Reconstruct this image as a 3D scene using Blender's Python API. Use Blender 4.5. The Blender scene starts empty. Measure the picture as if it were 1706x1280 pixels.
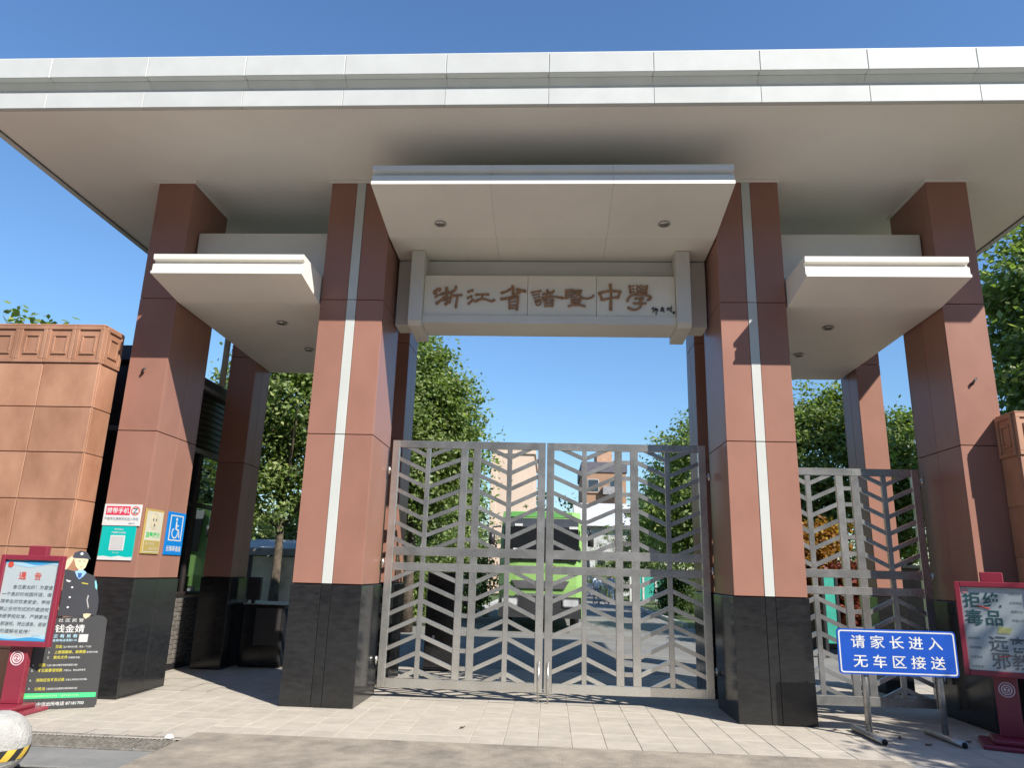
import bpy, bmesh, math, random
import numpy as np
from mathutils import Vector, Matrix

# ------------------------------------------------------------------ camera, sky, sun, exposure
SC = bpy.context.scene
COL = SC.collection
cam_d = bpy.data.cameras.new("camera")
cam = bpy.data.objects.new("camera", cam_d); COL.objects.link(cam)
CF = Vector((-0.055991, 0.965708, 0.253522)); CR = Vector((0.998339, 0.050699, 0.027364)); CU = CR.cross(CF)
cam.matrix_world = Matrix(((CR.x, CU.x, -CF.x, 0), (CR.y, CU.y, -CF.y, 0), (CR.z, CU.z, -CF.z, 1.6), (0, 0, 0, 1)))
cam_d.sensor_width = 36; cam_d.lens = 36 * 1204.8 / 1706
cam_d.clip_start = .05; cam_d.clip_end = 3000
SC.camera = cam

w = bpy.data.worlds.new("World"); SC.world = w; w.use_nodes = True
nt = w.node_tree; nt.nodes.clear()
sky = nt.nodes.new("ShaderNodeTexSky"); sky.sky_type = 'NISHITA'; sky.sun_disc = False
sky.sun_elevation = math.radians(40.8); sky.sun_rotation = math.radians(135)
sky.altitude = 50; sky.air_density = 1.45; sky.dust_density = .1; sky.ozone_density = 10.0
bg = nt.nodes.new("ShaderNodeBackground"); bg.inputs[1].default_value = .10
wo = nt.nodes.new("ShaderNodeOutputWorld")
nt.links.new(sky.outputs[0], bg.inputs[0]); nt.links.new(bg.outputs[0], wo.inputs[0])

sun_d = bpy.data.lights.new("sun", 'SUN'); sun_d.energy = 4.4; sun_d.angle = math.radians(.53); sun_d.color = (1, .955, .88)
sun = bpy.data.objects.new("sun", sun_d); COL.objects.link(sun)
sun.rotation_euler = Vector((-1, 1, -1.22)).to_track_quat('-Z', 'Y').to_euler(); sun.location = (20, -20, 30)
SC.view_settings.view_transform = 'Standard'; SC.view_settings.look = 'None'
SC.view_settings.exposure = .80; SC.view_settings.gamma = 1
SC.cycles.max_bounces = 8; SC.cycles.diffuse_bounces = 4; SC.cycles.glossy_bounces = 4; SC.cycles.transparent_max_bounces = 8
SC.cycles.caustics_reflective = False; SC.cycles.caustics_refractive = False; SC.cycles.sample_clamp_indirect = 6
# ------------------------------------------------------------------ materials
MATS = {}
def mat(name, col, rough=.5, metal=0, var=.12, scale=3, detail=4, bump=0, bscale=40, spec=.5, rnd=0, coat=0, col2=None, isl=0, rvar=0, stretch=None, alpha=1, emit=0):
    """procedural principled material: noise-varied colour, per-object and per-island tint, fine bump"""
    if name in MATS: return MATS[name]
    m = bpy.data.materials.new(name); m.use_nodes = True; n = m.node_tree.nodes; L = m.node_tree.links
    b = n["Principled BSDF"]; b.inputs["Roughness"].default_value = rough; b.inputs["Metallic"].default_value = metal
    b.inputs["Specular IOR Level"].default_value = spec; b.inputs["Coat Weight"].default_value = coat; b.inputs["Coat Roughness"].default_value = .06
    tc = n.new("ShaderNodeTexCoord"); mp = n.new("ShaderNodeMapping"); oi = n.new("ShaderNodeObjectInfo")
    L.new(tc.outputs["Object"], mp.inputs[0])
    if stretch: mp.inputs["Scale"].default_value = stretch
    mul = n.new("ShaderNodeMath"); mul.operation = 'MULTIPLY'; mul.inputs[1].default_value = 37.0
    L.new(oi.outputs["Random"], mul.inputs[0])
    cx = n.new("ShaderNodeCombineXYZ")
    for i in range(3): L.new(mul.outputs[0], cx.inputs[i])
    L.new(cx.outputs[0], mp.inputs["Location"])
    ns = n.new("ShaderNodeTexNoise"); ns.inputs["Scale"].default_value = scale; ns.inputs["Detail"].default_value = detail; ns.inputs["Roughness"].default_value = .62
    L.new(mp.outputs[0], ns.inputs["Vector"])
    rp = n.new("ShaderNodeValToRGB")
    c2 = col2 or tuple(max(0, c * (1 - 2 * var)) for c in col)
    c1 = col if col2 else tuple(min(1, c * (1 + var)) for c in col)
    rp.color_ramp.elements[0].position = .3; rp.color_ramp.elements[0].color = (*c2, 1)
    rp.color_ramp.elements[1].position = .7; rp.color_ramp.elements[1].color = (*c1, 1)
    L.new(ns.outputs[0], rp.inputs[0]); out = rp.outputs[0]
    def tint(src, amt):
        nonlocal out
        mr = n.new("ShaderNodeMapRange"); mr.inputs[3].default_value = 1 - amt; mr.inputs[4].default_value = 1 + amt
        L.new(src, mr.inputs[0]); mx = n.new("ShaderNodeVectorMath"); mx.operation = 'SCALE'
        L.new(out, mx.inputs[0]); L.new(mr.outputs[0], mx.inputs[3]); out = mx.outputs[0]
    if rnd: tint(oi.outputs["Random"], rnd)
    if isl:
        g = n.new("ShaderNodeNewGeometry"); tint(g.outputs["Random Per Island"], isl)
    L.new(out, b.inputs["Base Color"])
    if rvar:
        mr = n.new("ShaderNodeMapRange"); mr.inputs[3].default_value = max(0.02, rough - rvar); mr.inputs[4].default_value = rough + rvar
        L.new(ns.outputs[0], mr.inputs[0]); L.new(mr.outputs[0], b.inputs["Roughness"])
    if bump:
        nb = n.new("ShaderNodeTexNoise"); nb.inputs["Scale"].default_value = bscale; nb.inputs["Detail"].default_value = 3
        L.new(mp.outputs[0], nb.inputs["Vector"])
        bp = n.new("ShaderNodeBump"); bp.inputs["Strength"].default_value = bump; bp.inputs["Distance"].default_value = .02
        L.new(nb.outputs[0], bp.inputs["Height"]); L.new(bp.outputs[0], b.inputs["Normal"])
    if alpha < 1: b.inputs["Alpha"].default_value = alpha
    MATS[name] = m; return m

def leafmat(name, col, yellow=(.2, .25, .03)):
    if name in MATS: return MATS[name]
    m = bpy.data.materials.new(name); m.use_nodes = True; n = m.node_tree.nodes; L = m.node_tree.links
    b = n["Principled BSDF"]; b.inputs["Roughness"].default_value = .45; b.inputs["Specular IOR Level"].default_value = .35
    g = n.new("ShaderNodeNewGeometry"); rp = n.new("ShaderNodeValToRGB"); e = rp.color_ramp.elements
    e[0].color = (*[c * .55 for c in col], 1); e[1].color = (*yellow, 1); x = e.new(.75); x.color = (*col, 1)
    L.new(g.outputs["Random Per Island"], rp.inputs[0]); L.new(rp.outputs[0], b.inputs["Base Color"])
    tr = n.new("ShaderNodeBsdfTranslucent"); sc = n.new("ShaderNodeVectorMath"); sc.operation = 'MULTIPLY'; sc.inputs[1].default_value = (1.3, 1.5, .6)
    L.new(rp.outputs[0], sc.inputs[0]); L.new(sc.outputs[0], tr.inputs[0])
    mx = n.new("ShaderNodeMixShader"); mx.inputs[0].default_value = .42
    L.new(b.outputs[0], mx.inputs[1]); L.new(tr.outputs[0], mx.inputs[2]); L.new(mx.outputs[0], n["Material Output"].inputs[0])
    MATS[name] = m; return m

def glassmat(name, tint, mixv=.45, rough=.02):
    if name in MATS: return MATS[name]
    m = bpy.data.materials.new(name); m.use_nodes = True; n = m.node_tree.nodes; L = m.node_tree.links
    n.remove(n["Principled BSDF"])
    tr = n.new("ShaderNodeBsdfTransparent"); tr.inputs[0].default_value = (*tint, 1)
    gl = n.new("ShaderNodeBsdfGlossy"); gl.inputs["Roughness"].default_value = rough; gl.inputs[0].default_value = (.9, .95, .95, 1)
    fr = n.new("ShaderNodeLayerWeight"); pw = n.new("ShaderNodeMath"); pw.operation = 'POWER'; pw.inputs[1].default_value = 4.5
    L.new(fr.outputs["Facing"], pw.inputs[0])
    ad = n.new("ShaderNodeMath"); ad.operation = 'ADD'; ad.use_clamp = True; ad.inputs[1].default_value = mixv * .3 + .03
    L.new(pw.outputs[0], ad.inputs[0])
    mx = n.new("ShaderNodeMixShader"); L.new(ad.outputs[0], mx.inputs[0]); L.new(tr.outputs[0], mx.inputs[1]); L.new(gl.outputs[0], mx.inputs[2])
    L.new(mx.outputs[0], n["Material Output"].inputs[0]); MATS[name] = m; return m

RED = mat("terracotta_panel", (.325, .160, .117), rough=.36, var=.05, scale=1.7, detail=7, rnd=.06, spec=.3, rvar=.07, stretch=(1.1, 1.1, .8))
REDIN = mat("joint_dark", (.05, .03, .025), rough=.8)
BLK = mat("black_granite", (.020, .020, .0205), rough=.17, var=.18, scale=7, rnd=.1, spec=.5, rvar=.09, stretch=(1, 1, 3))
WHT = mat("white_aluminium", (.56, .565, .53), rough=.55, var=.04, scale=2.2, detail=6, rnd=.02, spec=.25)
SOF = mat("soffit_paint", (.82, .775, .70), rough=.6, var=.03, scale=.7)
CREAM = mat("cream_cladding", (.70, .68, .61), rough=.5, var=.03, scale=1.5, rnd=.02)
STRIP = mat("white_strip", (.56, .57, .53), rough=.4, var=.03, scale=2)
DARK = mat("dark_metal", (.03, .028, .03), rough=.4, var=.2)
STEEL = mat("brushed_steel", (.63, .62, .585), rough=.27, metal=.84, var=.07, scale=3.5, detail=3, rnd=.12, rvar=.10, bump=.03, bscale=14)
GILT = mat("gilt_lettering", (.40, .205, .09), rough=.35, metal=.1, var=.2, scale=20)
INK = mat("ink_black", (.03, .028, .026), rough=.6)
TILE = mat("clay_tile", (.47, .25, .155), rough=.58, col2=(.29, .135, .075), scale=1.5, detail=9, rnd=.13, bump=.07, bscale=18, stretch=(1.3, 1.3, .75))
MORT = mat("mortar_pink", (.46, .30, .21), rough=.9, bump=.2)
PAVE = mat("beige_paver", (.455, .405, .335), rough=.85, var=.07, scale=5, detail=8, rnd=.05, bump=.3, bscale=90)
JOINT = mat("paver_joint", (.385, .345, .285), rough=.95)
CONC = mat("worn_concrete", (.385, .33, .26), rough=.9, col2=(.185, .16, .128), scale=3.2, detail=9, bump=.5, bscale=60)
ASPH = mat("asphalt", (.29, .275, .25), rough=.9, col2=(.21, .20, .185), scale=3, detail=9, bump=.6, bscale=140)
ROADM = mat("campus_concrete", (.205, .197, .18), rough=.9, var=.14, scale=.8, detail=8, bump=.3, bscale=60)
GRASSM = mat("grass_soil", (.09, .12, .03), rough=.95, col2=(.05, .075, .02), scale=3, detail=8, bump=.8, bscale=30)
MAROON = mat("maroon_enamel", (.25, .028, .05), rough=.32, var=.05, scale=3, coat=.2)
BLUE = mat("sign_blue", (.01, .075, .42), rough=.35, var=.05, scale=3)
SWHITE = mat("print_white", (.62, .62, .60), rough=.5, var=.02)
POSTER = mat("poster_pale", (.58, .625, .64), rough=.35, var=.03, scale=4)
GALV = mat("galvanised_pipe", (.42, .42, .41), rough=.42, metal=.85, var=.15, scale=14)
BARK = mat("bark", (.11, .085, .06), rough=.95, var=.3, scale=9, bump=1.0, bscale=25)
BRICKM = mat("grey_brick", (.155, .135, .115), rough=.9, var=.15, scale=14, rnd=.22, bump=.3)
BMORT = mat("pale_mortar", (.55, .54, .51), rough=.95)
GLASS = glassmat("window_glass", (.35, .45, .42), .9)
CLEAR = glassmat("clear_glass", (.98, .99, .99), .0)
def pc(name, c, rough=.5, **k): return mat(name, c, rough, var=k.pop('var', .03), **k)

# ------------------------------------------------------------------ helpers
def wpos(o):
    v = Vector((0, 0, 0))
    while o is not None: v += o.location; o = o.parent
    return v
def link(o, parent=None, loc=(0, 0, 0)):
    COL.objects.link(o)
    if parent is not None: o.parent = parent; o.location = Vector(loc) - wpos(parent)
    else: o.location = loc
    return o
def props(o, label=None, cat=None, group=None, kind=None):
    if label: o["label"] = label
    if cat: o["category"] = cat
    if group: o["group"] = group
    if kind: o["kind"] = kind
    return o
def empty(name, loc, parent=None):
    o = bpy.data.objects.new(name, None); o.empty_display_size = .2
    return link(o, parent, loc)
def thing(name, loc, label, cat, group=None): return props(empty(name, loc), label, cat, group)
CACHE = {}
def boxmesh(name, sx, sy, sz, m, bev):
    k = (round(sx, 4), round(sy, 4), round(sz, 4), m.name, bev)
    if k in CACHE: return CACHE[k]
    bm = bmesh.new(); bmesh.ops.create_cube(bm, size=1)
    bmesh.ops.scale(bm, vec=(sx, sy, sz), verts=bm.verts)
    if bev: bmesh.ops.bevel(bm, geom=bm.edges[:], offset=min(bev, .45 * min(sx, sy, sz)), segments=1, affect='EDGES', profile=.5)
    me = bpy.data.meshes.new(name); bm.to_mesh(me); bm.free(); me.materials.append(m); CACHE[k] = me; return me
def box(name, x0, x1, y0, y1, z0, z1, m, parent=None, bev=.004):
    return link(bpy.data.objects.new(name, boxmesh(name, abs(x1 - x0), abs(y1 - y0), abs(z1 - z0), m, bev)), parent, ((x0 + x1) / 2, (y0 + y1) / 2, (z0 + z1) / 2))
def fromdata(name, vs, fs, m, parent=None, loc=(0, 0, 0), smooth=False):
    me = bpy.data.meshes.new(name); me.from_pydata([tuple(v) for v in vs], [], fs); me.materials.append(m); me.update()
    bm = bmesh.new(); bm.from_mesh(me); bmesh.ops.recalc_face_normals(bm, faces=bm.faces); bm.to_mesh(me); bm.free()
    if smooth:
        for p in me.polygons: p.use_smooth = True
    return link(bpy.data.objects.new(name, me), parent, loc)
def prism_x(name, prof, x0, x1, m, parent=None):
    """profile of (y,z) extruded along x"""
    n = len(prof); cx = (x0 + x1) / 2; cy = prof[0][0]; cz = prof[0][1]; h = (x1 - x0) / 2
    vs = [(-h, y - cy, z - cz) for y, z in prof] + [(h, y - cy, z - cz) for y, z in prof]
    fs = [list(range(n)), list(range(2 * n - 1, n - 1, -1))] + [[i, (i + 1) % n, n + (i + 1) % n, n + i] for i in range(n)]
    return fromdata(name, vs, fs, m, parent, (cx, cy, cz))
def plate(name, pts, y0, y1, m, parent=None):
    """outline of (x,z) extruded along y"""
    n = len(pts); cx = sum(p[0] for p in pts) / n; cz = sum(p[1] for p in pts) / n; cy = (y0 + y1) / 2
    vs = [(x - cx, y0 - cy, z - cz) for x, z in pts] + [(x - cx, y1 - cy, z - cz) for x, z in pts]
    fs = [list(range(n)), list(range(2 * n - 1, n - 1, -1))] + [[i, (i + 1) % n, n + (i + 1) % n, n + i] for i in range(n)]
    return fromdata(name, vs, fs, m, parent, (cx, cy, cz))
def tubes(name, segs, m, parent=None, sides=8, loc=(0, 0, 0), smooth=True, cap=True):
    """list of polylines [(x,y,z,r),...] -> one mesh"""
    vs, fs = [], []
    for pl in segs:
        b = len(vs); P = [Vector(p[:3]) for p in pl]; u = None
        for i, p in enumerate(P):
            t = (P[min(i + 1, len(P) - 1)] - P[max(i - 1, 0)]).normalized()
            if u is None: u = t.orthogonal().normalized()
            u = (u - t * u.dot(t)).normalized(); v = t.cross(u)
            for k in range(sides):
                a = 2 * math.pi * k / sides; vs.append(p + (u * math.cos(a) + v * math.sin(a)) * pl[i][3])
        for i in range(len(P) - 1):
            for k in range(sides):
                fs.append([b + i * sides + k, b + i * sides + (k + 1) % sides, b + (i + 1) * sides + (k + 1) % sides, b + (i + 1) * sides + k])
        if cap: fs.append([b + k for k in range(sides)][::-1]); fs.append([b + (len(P) - 1) * sides + k for k in range(sides)])
    l = Vector(loc); return fromdata(name, [v - l for v in vs], fs, m, parent, loc, smooth)
def disc_y(name, cx, cz, r, y0, y1, m, parent, n=24, rin=0):
    if not rin: return plate(name, [(cx + r * math.cos(2 * math.pi * i / n), cz + r * math.sin(2 * math.pi * i / n)) for i in range(n)], y0, y1, m, parent)
    vs, fs = [], []
    for y in (y0, y1):
        for rr in (r, rin): vs += [(rr * math.cos(2 * math.pi * i / n), y - y0, rr * math.sin(2 * math.pi * i / n)) for i in range(n)]
    for i in range(n):
        j = (i + 1) % n; fs += [[i, j, n + j, n + i], [2 * n + i, 3 * n + i, 3 * n + j, 2 * n + j], [i, 2 * n + i, 2 * n + j, j], [n + i, n + j, 3 * n + j, 3 * n + i]]
    return fromdata(name, vs, fs, m, parent, (cx, y0, cz))
def text(body, x, z, y, hgt, m, parent, width=None, align='LEFT', bold=0.0, shear=0, face='-Y', name='lettering'):
    """flat print: glyph outlines as a thin mesh standing in the x-z plane (face -Y) or y-z plane (face +X)"""
    c = bpy.data.curves.new(name, 'FONT'); c.body = body; c.offset = bold; c.shear = shear; c.resolution_u = 2
    o = bpy.data.objects.new(name, c); COL.objects.link(o); dg = bpy.context.evaluated_depsgraph_get()
    me = bpy.data.meshes.new_from_object(o.evaluated_get(dg)); COL.objects.unlink(o); bpy.data.objects.remove(o); bpy.data.curves.remove(c)
    n = len(me.vertices)
    if n == 0: return None
    a = np.empty(n * 3, np.float32); me.vertices.foreach_get('co', a); a = a.reshape(-1, 3)
    lo, hi = a.min(0), a.max(0); s = hgt / (hi[1] - lo[1]); sx = s if width is None else width / (hi[0] - lo[0])
    W = (hi[0] - lo[0]) * sx; off = {'LEFT': 0, 'CENTER': -W / 2, 'RIGHT': -W}[align]
    u = (a[:, 0] - lo[0]) * sx + off; v = (a[:, 1] - lo[1]) * s - hgt / 2
    zz = np.zeros(n, np.float32)
    co = np.stack([u, zz, v], 1) if face == '-Y' else np.stack([zz, u, v], 1)
    me.vertices.foreach_set('co', co.astype(np.float32).ravel()); me.update(); me.materials.clear(); me.materials.append(m); me.name = name
    for p in me.polygons: p.material_index = 0
    return link(bpy.data.objects.new(name, me), parent, (x, y, z) if face == '-Y' else (y, x, z))

# ------------------------------------------------------------------ the ground
def sheet(name, x0, x1, y0, y1, z, m, parent=None):
    cx, cy = (x0 + x1) / 2, (y0 + y1) / 2; a, b = (x1 - x0) / 2, (y1 - y0) / 2
    return fromdata(name, [(-a, -b, 0), (a, -b, 0), (a, b, 0), (-a, b, 0)], [[0, 1, 2, 3]], m, parent, (cx, cy, z))
props(sheet('ground', -900, 900, -400, 1500, -.03, ASPH), kind='structure')
fore = props(empty('forecourt', (0, 6, 0)), kind='structure')
box('ramp_slab', -3.43, 3.3, 3.2, 7.56, -.02, .012, CONC, fore, .01)
box('kerb_slab', 3.3, 9.0, 3.2, 7.46, -.02, .004, mat("grey_slab", (.27, .26, .25), rough=.9, col2=(.2, .195, .19), scale=2, detail=8, bump=.4), fore, .01)
box('gutter_slab', -9.0, -3.44, 6.2, 6.78, -.02, .0, mat("gutter_concrete", (.25, .245, .23), rough=.9, col2=(.17, .17, .16), scale=2.5, detail=8, bump=.4), fore, .006)
pav = props(empty('pavement', (0, 9, 0)), kind='structure')
box('bedding', -9.0, 9.0, 7.33, 13.2, -.02, -.002, JOINT, pav, 0)
S = .3335
nmain = 0; rest_v = []; rest_f = []
pm = boxmesh('paver', S - .004, S - .004, .03, PAVE, .004)
rng = random.Random(5)
for j in range(-5, 15):
    for i in range(-28, 28):
        x = .235 + S * (i + .5); y = 7.565 + S * (j + .5)
        if y > 13.1 or x < -8.8 or x > 8.8: continue
        if y < 7.56 and (x > -3.55 or y < 7.34): continue
        if -5.4 < x < 5.5 and 7.5 < y < 9.97:
            if any(a < x < b and y > 9.3 for a, b in ((-5.5, -5.2), (-3.1, -2.4), (2.25, 3.0), (5.1, 5.6))): continue
            o = link(bpy.data.objects.new('paver', pm), pav, (x, y, -.012 + rng.uniform(-.0015, .0015)))
            o.rotation_euler = (rng.uniform(-.003, .003), rng.uniform(-.003, .003), 0); nmain += 1
        else:
            b = len(rest_v); a = S / 2 - .003; t = .003 + rng.uniform(-.0015, .0015)
            rest_v += [(x - a, y - a - 9, t), (x + a, y - a - 9, t), (x + a, y + a - 9, t), (x - a, y + a - 9, t)]; rest_f.append([b, b + 1, b + 2, b + 3])
props(fromdata('outer_pavers', rest_v, rest_f, PAVE, pav, (0, 9, 0)), kind='stuff')
print('pavers', nmain)
# campus road and verges behind the gate
props(sheet('campus_road', -3.0, 4.6, 13.2, 160, -.012, ROADM), kind='structure')
props(sheet('side_path', -8.0, -3.0, 13.2, 30, -.016, ROADM), kind='structure')
props(sheet('apron', 4.6, 9.5, 13.2, 26, -.016, ROADM), kind='structure')
for nm, a, b, c, d in (('verge', -40, -3.0, 30, 160), ('verge', 4.6, 60, 26, 160), ('verge', -40, -8, 16.5, 30), ('verge', 9.5, 40, 9.6, 26)):
    v = props(sheet(nm, a, b, c, d, -.008, GRASSM), kind='structure')
for x in (-3.0, 4.6):
    k = props(empty('road_kerb', (x, 60, 0)), kind='structure')
    y0 = 30 if x < 0 else 26
    for i in range(30): box('kerb_stone', x - .07, x + .07, y0 + i * 1.0 + .01, y0 + i * 1.0 + .99, -.02, .12, mat("kerb_granite", (.42, .41, .39), rough=.9, rnd=.08, bump=.3), k, .012)

# ------------------------------------------------------------------ the gate building
portal = thing('gate_building', (-.06, 9.1, 0), 'school gate building with terracotta columns, black granite bases and wide white flat roof', 'gate building')
ZT = [1.408, 3.284, 5.146, 6.958]
def clad(col, x0, x1, y0, y1, fsplit, strip, ssplit, z_lo, z_hi, m, nm, t=.03, g=.005):
    # front and back
    xs = [x0] + list(fsplit) + [x1]
    for i in range(len(xs) - 1):
        sm = m
        n2 = nm
        if strip and abs(xs[i] - strip[0]) < 1e-6 and m is RED: sm = STRIP; n2 = 'white_strip'
        a = 0 if i == 0 else g / 2; b = 0 if i == len(xs) - 2 else g / 2
        box(n2, xs[i] + a, xs[i + 1] - b, y0 + (-.006 if n2 == 'white_strip' else 0), y0 + t, z_lo + g, z_hi - g, sm, col, .003)
    box(nm, x0, x1, y1 - t, y1, z_lo + g, z_hi - g, m, col, .003)
    ys = [y0 + t + .002] + list(ssplit) + [y1 - t - .002]
    for i in range(len(ys) - 1):
        a = 0 if i == 0 else g / 2; b = 0 if i == len(ys) - 2 else g / 2
        box(nm, x0, x0 + t, ys[i] + a, ys[i + 1] - b, z_lo + g, z_hi - g, m, col, .003)
        box(nm, x1 - t, x1, ys[i] + a, ys[i + 1] - b, z_lo + g, z_hi - g, m, col, .003)
def column(x0, x1, y0, y1, fsplit=(), strip=None, ssplit=(), e=.014):
    c = empty('column', ((x0 + x1) / 2, (y0 + y1) / 2, 0), portal)
    box('core', x0 + .02, x1 - .02, y0 + .02, y1 - .02, 0, 6.957, REDIN, c, 0)
    for k in range(3): clad(c, x0, x1, y0, y1, fsplit, strip, ssplit, ZT[k] + (.004 if k == 0 else 0), ZT[k + 1], RED, 'panel')
    clad(c, x0 - e, x1 + e, y0 - e, y1 + e, fsplit, strip, ssplit, 0.0, ZT[0], BLK, 'granite_slab')
    box('collar', x0 - .03, x1 + .03, y0 - .03, y1 + .03, 6.915, 6.957, SOF, c, .004)
    return c
column(-5.712, -5.185, 9.10, 10.185, (), None, (9.66,))
column(-3.172, -2.309, 9.10, 10.14, (-2.806, -2.676), (-2.806,), ())
column(2.194, 3.053, 9.10, 10.14, (2.552, 2.674), (2.552,), ())
column(5.041, 5.57, 9.10, 10.185, (), None, (9.66,))
column(-5.64, -5.18, 11.9, 12.56, (), None, (12.23,))
column(-2.80, -2.31, 11.0, 11.7, (), None, (11.35,))
column(2.19, 2.68, 10.85, 11.5, (), None, (11.17,))
column(5.06, 5.45, 11.9, 12.56, (), None, (12.23,))
# roof
roof = empty('roof', (-.09, 10.4, 6.96), portal)
RX0, RX1, RY0, RY1 = -7.27, 7.07, 7.40, 13.5
box('soffit', RX0 + .09, RX1 - .09, RY0 + .06, RY1 - .06, 6.958, 7.02, SOF, roof, 0)
box('slab', RX0 + .14, RX1 - .14, RY0 + .13, RY1 - .14, 7.02, 7.62, CREAM, roof, 0)
xj = [RX0] + [-6.26 + 1.2335 * k for k in range(11)] + [RX1]
for i in range(len(xj) - 1):
    a, b = xj[i] + .0018, xj[i + 1] - .0018
    box('lower_fascia_panel', a, b, RY0, RY0 + .055, 6.958, 7.175, WHT, roof, .004)
    box('upper_fascia_panel', a, b, RY0 - .03, RY0 + .125, 7.37, 7.65, WHT, roof, .006)
    prism_x('cove_panel', [(RY0 + .05, 7.178), (RY0 + .126, 7.235), (RY0 + .128, 7.30), (RY0 + .06, 7.366), (RY0 + .16, 7.366), (RY0 + .16, 7.178)], a, b, WHT, roof)
for xa, xb in ((RX0, RX0 + .085), (RX1 - .085, RX1)):
    for j in range(5):
        ya = RY0 + .06 + j * 1.21; box('side_fascia_panel', xa, xb, ya + .003, ya + 1.207, 6.945, 7.64, WHT, roof, .005)
box('rear_fascia', RX0, RX1, RY1 - .05, RY1, 6.958, 7.64, WHT, roof, .005)
box('roof_cover', RX0 + .01, RX1 - .01, RY0, RY1 - .01, 7.652, 7.68, CREAM, roof, .004)
for nm, xa in (('drip_edge', RX0 + .105), ('drip_edge', RX1 - .113)): box(nm, xa, xa + .010, RY0 + .07, RY1 - .07, 6.948, 6.957, DARK, roof, 0)
# canopies
def downlight(x, y, z, parent, r=.075):
    d = tubes('downlight', [[(x, y, z - .012, r), (x, y, z + .006, r)]], mat('lamp_trim', (.55, .54, .52), rough=.3, metal=.7), parent, 20, (x, y, z))
    tubes('lamp_glass', [[(x, y, z - .016, r * .66), (x, y, z - .005, r * .66)]], mat('lamp_lens', (.16, .15, .14), rough=.15), d, 16, (x, y, z))
def canopy(splits, yf, zf, y9, z9, yb, zb, ztop, parent, hs):
    c = empty('canopy', ((splits[0] + splits[-1]) / 2, yf, zf), portal)
    lip, cov0, cov1, tl = hs
    prof = [(yf, zf), (yf, zf + lip), (yf + .028, zf + lip + .004), (yf + .028, zf + cov0), (yf + .075, zf + cov0 + .03), (yf + .078, zf + cov1 - .015), (yf + .02, zf + cov1), (yf + .015, zf + tl),
            (y9, zf + tl), (yb, zf + tl - .02), (yb, zb), (y9, z9)]
    for i in range(len(splits) - 1):
        prism_x('canopy_panel', prof, splits[i] + (.0012 if i else 0), splits[i + 1] - (.0012 if i < len(splits) - 2 else 0), WHT2, c)
    return c
WHT2 = mat("canopy_paint", (.82, .78, .70), rough=.5, var=.03, scale=1.2)
cl = canopy([-5.165, -3.192], 8.35, 5.20, 9.1, 5.09, 12.52, 5.04, 5.47, portal, (.035, .135, .205, .272))
cr = canopy([3.072, 5.022], 8.35, 5.20, 9.1, 5.09, 12.52, 5.04, 5.47, portal, (.035, .135, .205, .272))
cc = canopy([-2.288, -.80, .71, 2.174], 7.955, 6.235, 9.1, 6.07, 10.25, 6.04, 6.5, portal, (.045, .13, .20, .268))
for x, y in ((-3.98, 9.85), (-3.98, 11.1)): downlight(x, y, 5.075 - (y - 9.1) * .0146, cl)
for x, y in ((3.86, 9.85), (3.86, 11.1)): downlight(x, y, 5.075 - (y - 9.1) * .0146, cr)
for x in (-1.53, 1.44): downlight(x, 8.77, 6.112, cc)
box('upstand_beam', -5.163, -3.194, 9.38, 9.60, 5.60, 6.27, CREAM, portal, .006)
box('upstand_beam', 3.074, 5.02, 9.38, 9.60, 5.60, 6.27, CREAM, portal, .006)
# sign beam
sb = empty('sign_beam', (-.06, 9.8, 5.0), portal)
box('rear_beam', -2.288, 2.172, 9.80, 10.16, 5.03, 6.035, CREAM, sb, .006)
prism_x('bottom_beam', [(9.545, 4.985), (9.545, 5.098), (9.80, 5.098), (9.797, 5.03), (10.12, 5.028), (10.12, 4.985)], -1.85, 1.70, CREAM, sb)
for a, b in ((-2.035, -1.853), (1.703, 1.893)):
    prism_x('hanger_post', [(9.47, 4.99), (9.47, 6.05), (9.797, 6.045), (9.797, 5.026), (10.2, 5.026), (10.2, 4.91), (9.53, 4.93)], a, b, CREAM, sb)
SIGNP = mat("sign_panel_cream", (.84, .79, .675), rough=.45, var=.03, scale=1.5)
for a, b in ((-1.848, -.372), (-.366, .597), (.603, 1.698)): box('sign_panel', a, b, 9.58, 9.64, 5.102, 5.715, SIGNP, sb, .003)
box('panel_back', -1.848, 1.698, 9.642, 9.795, 5.102, 5.70, CREAM, sb, 0)
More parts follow.
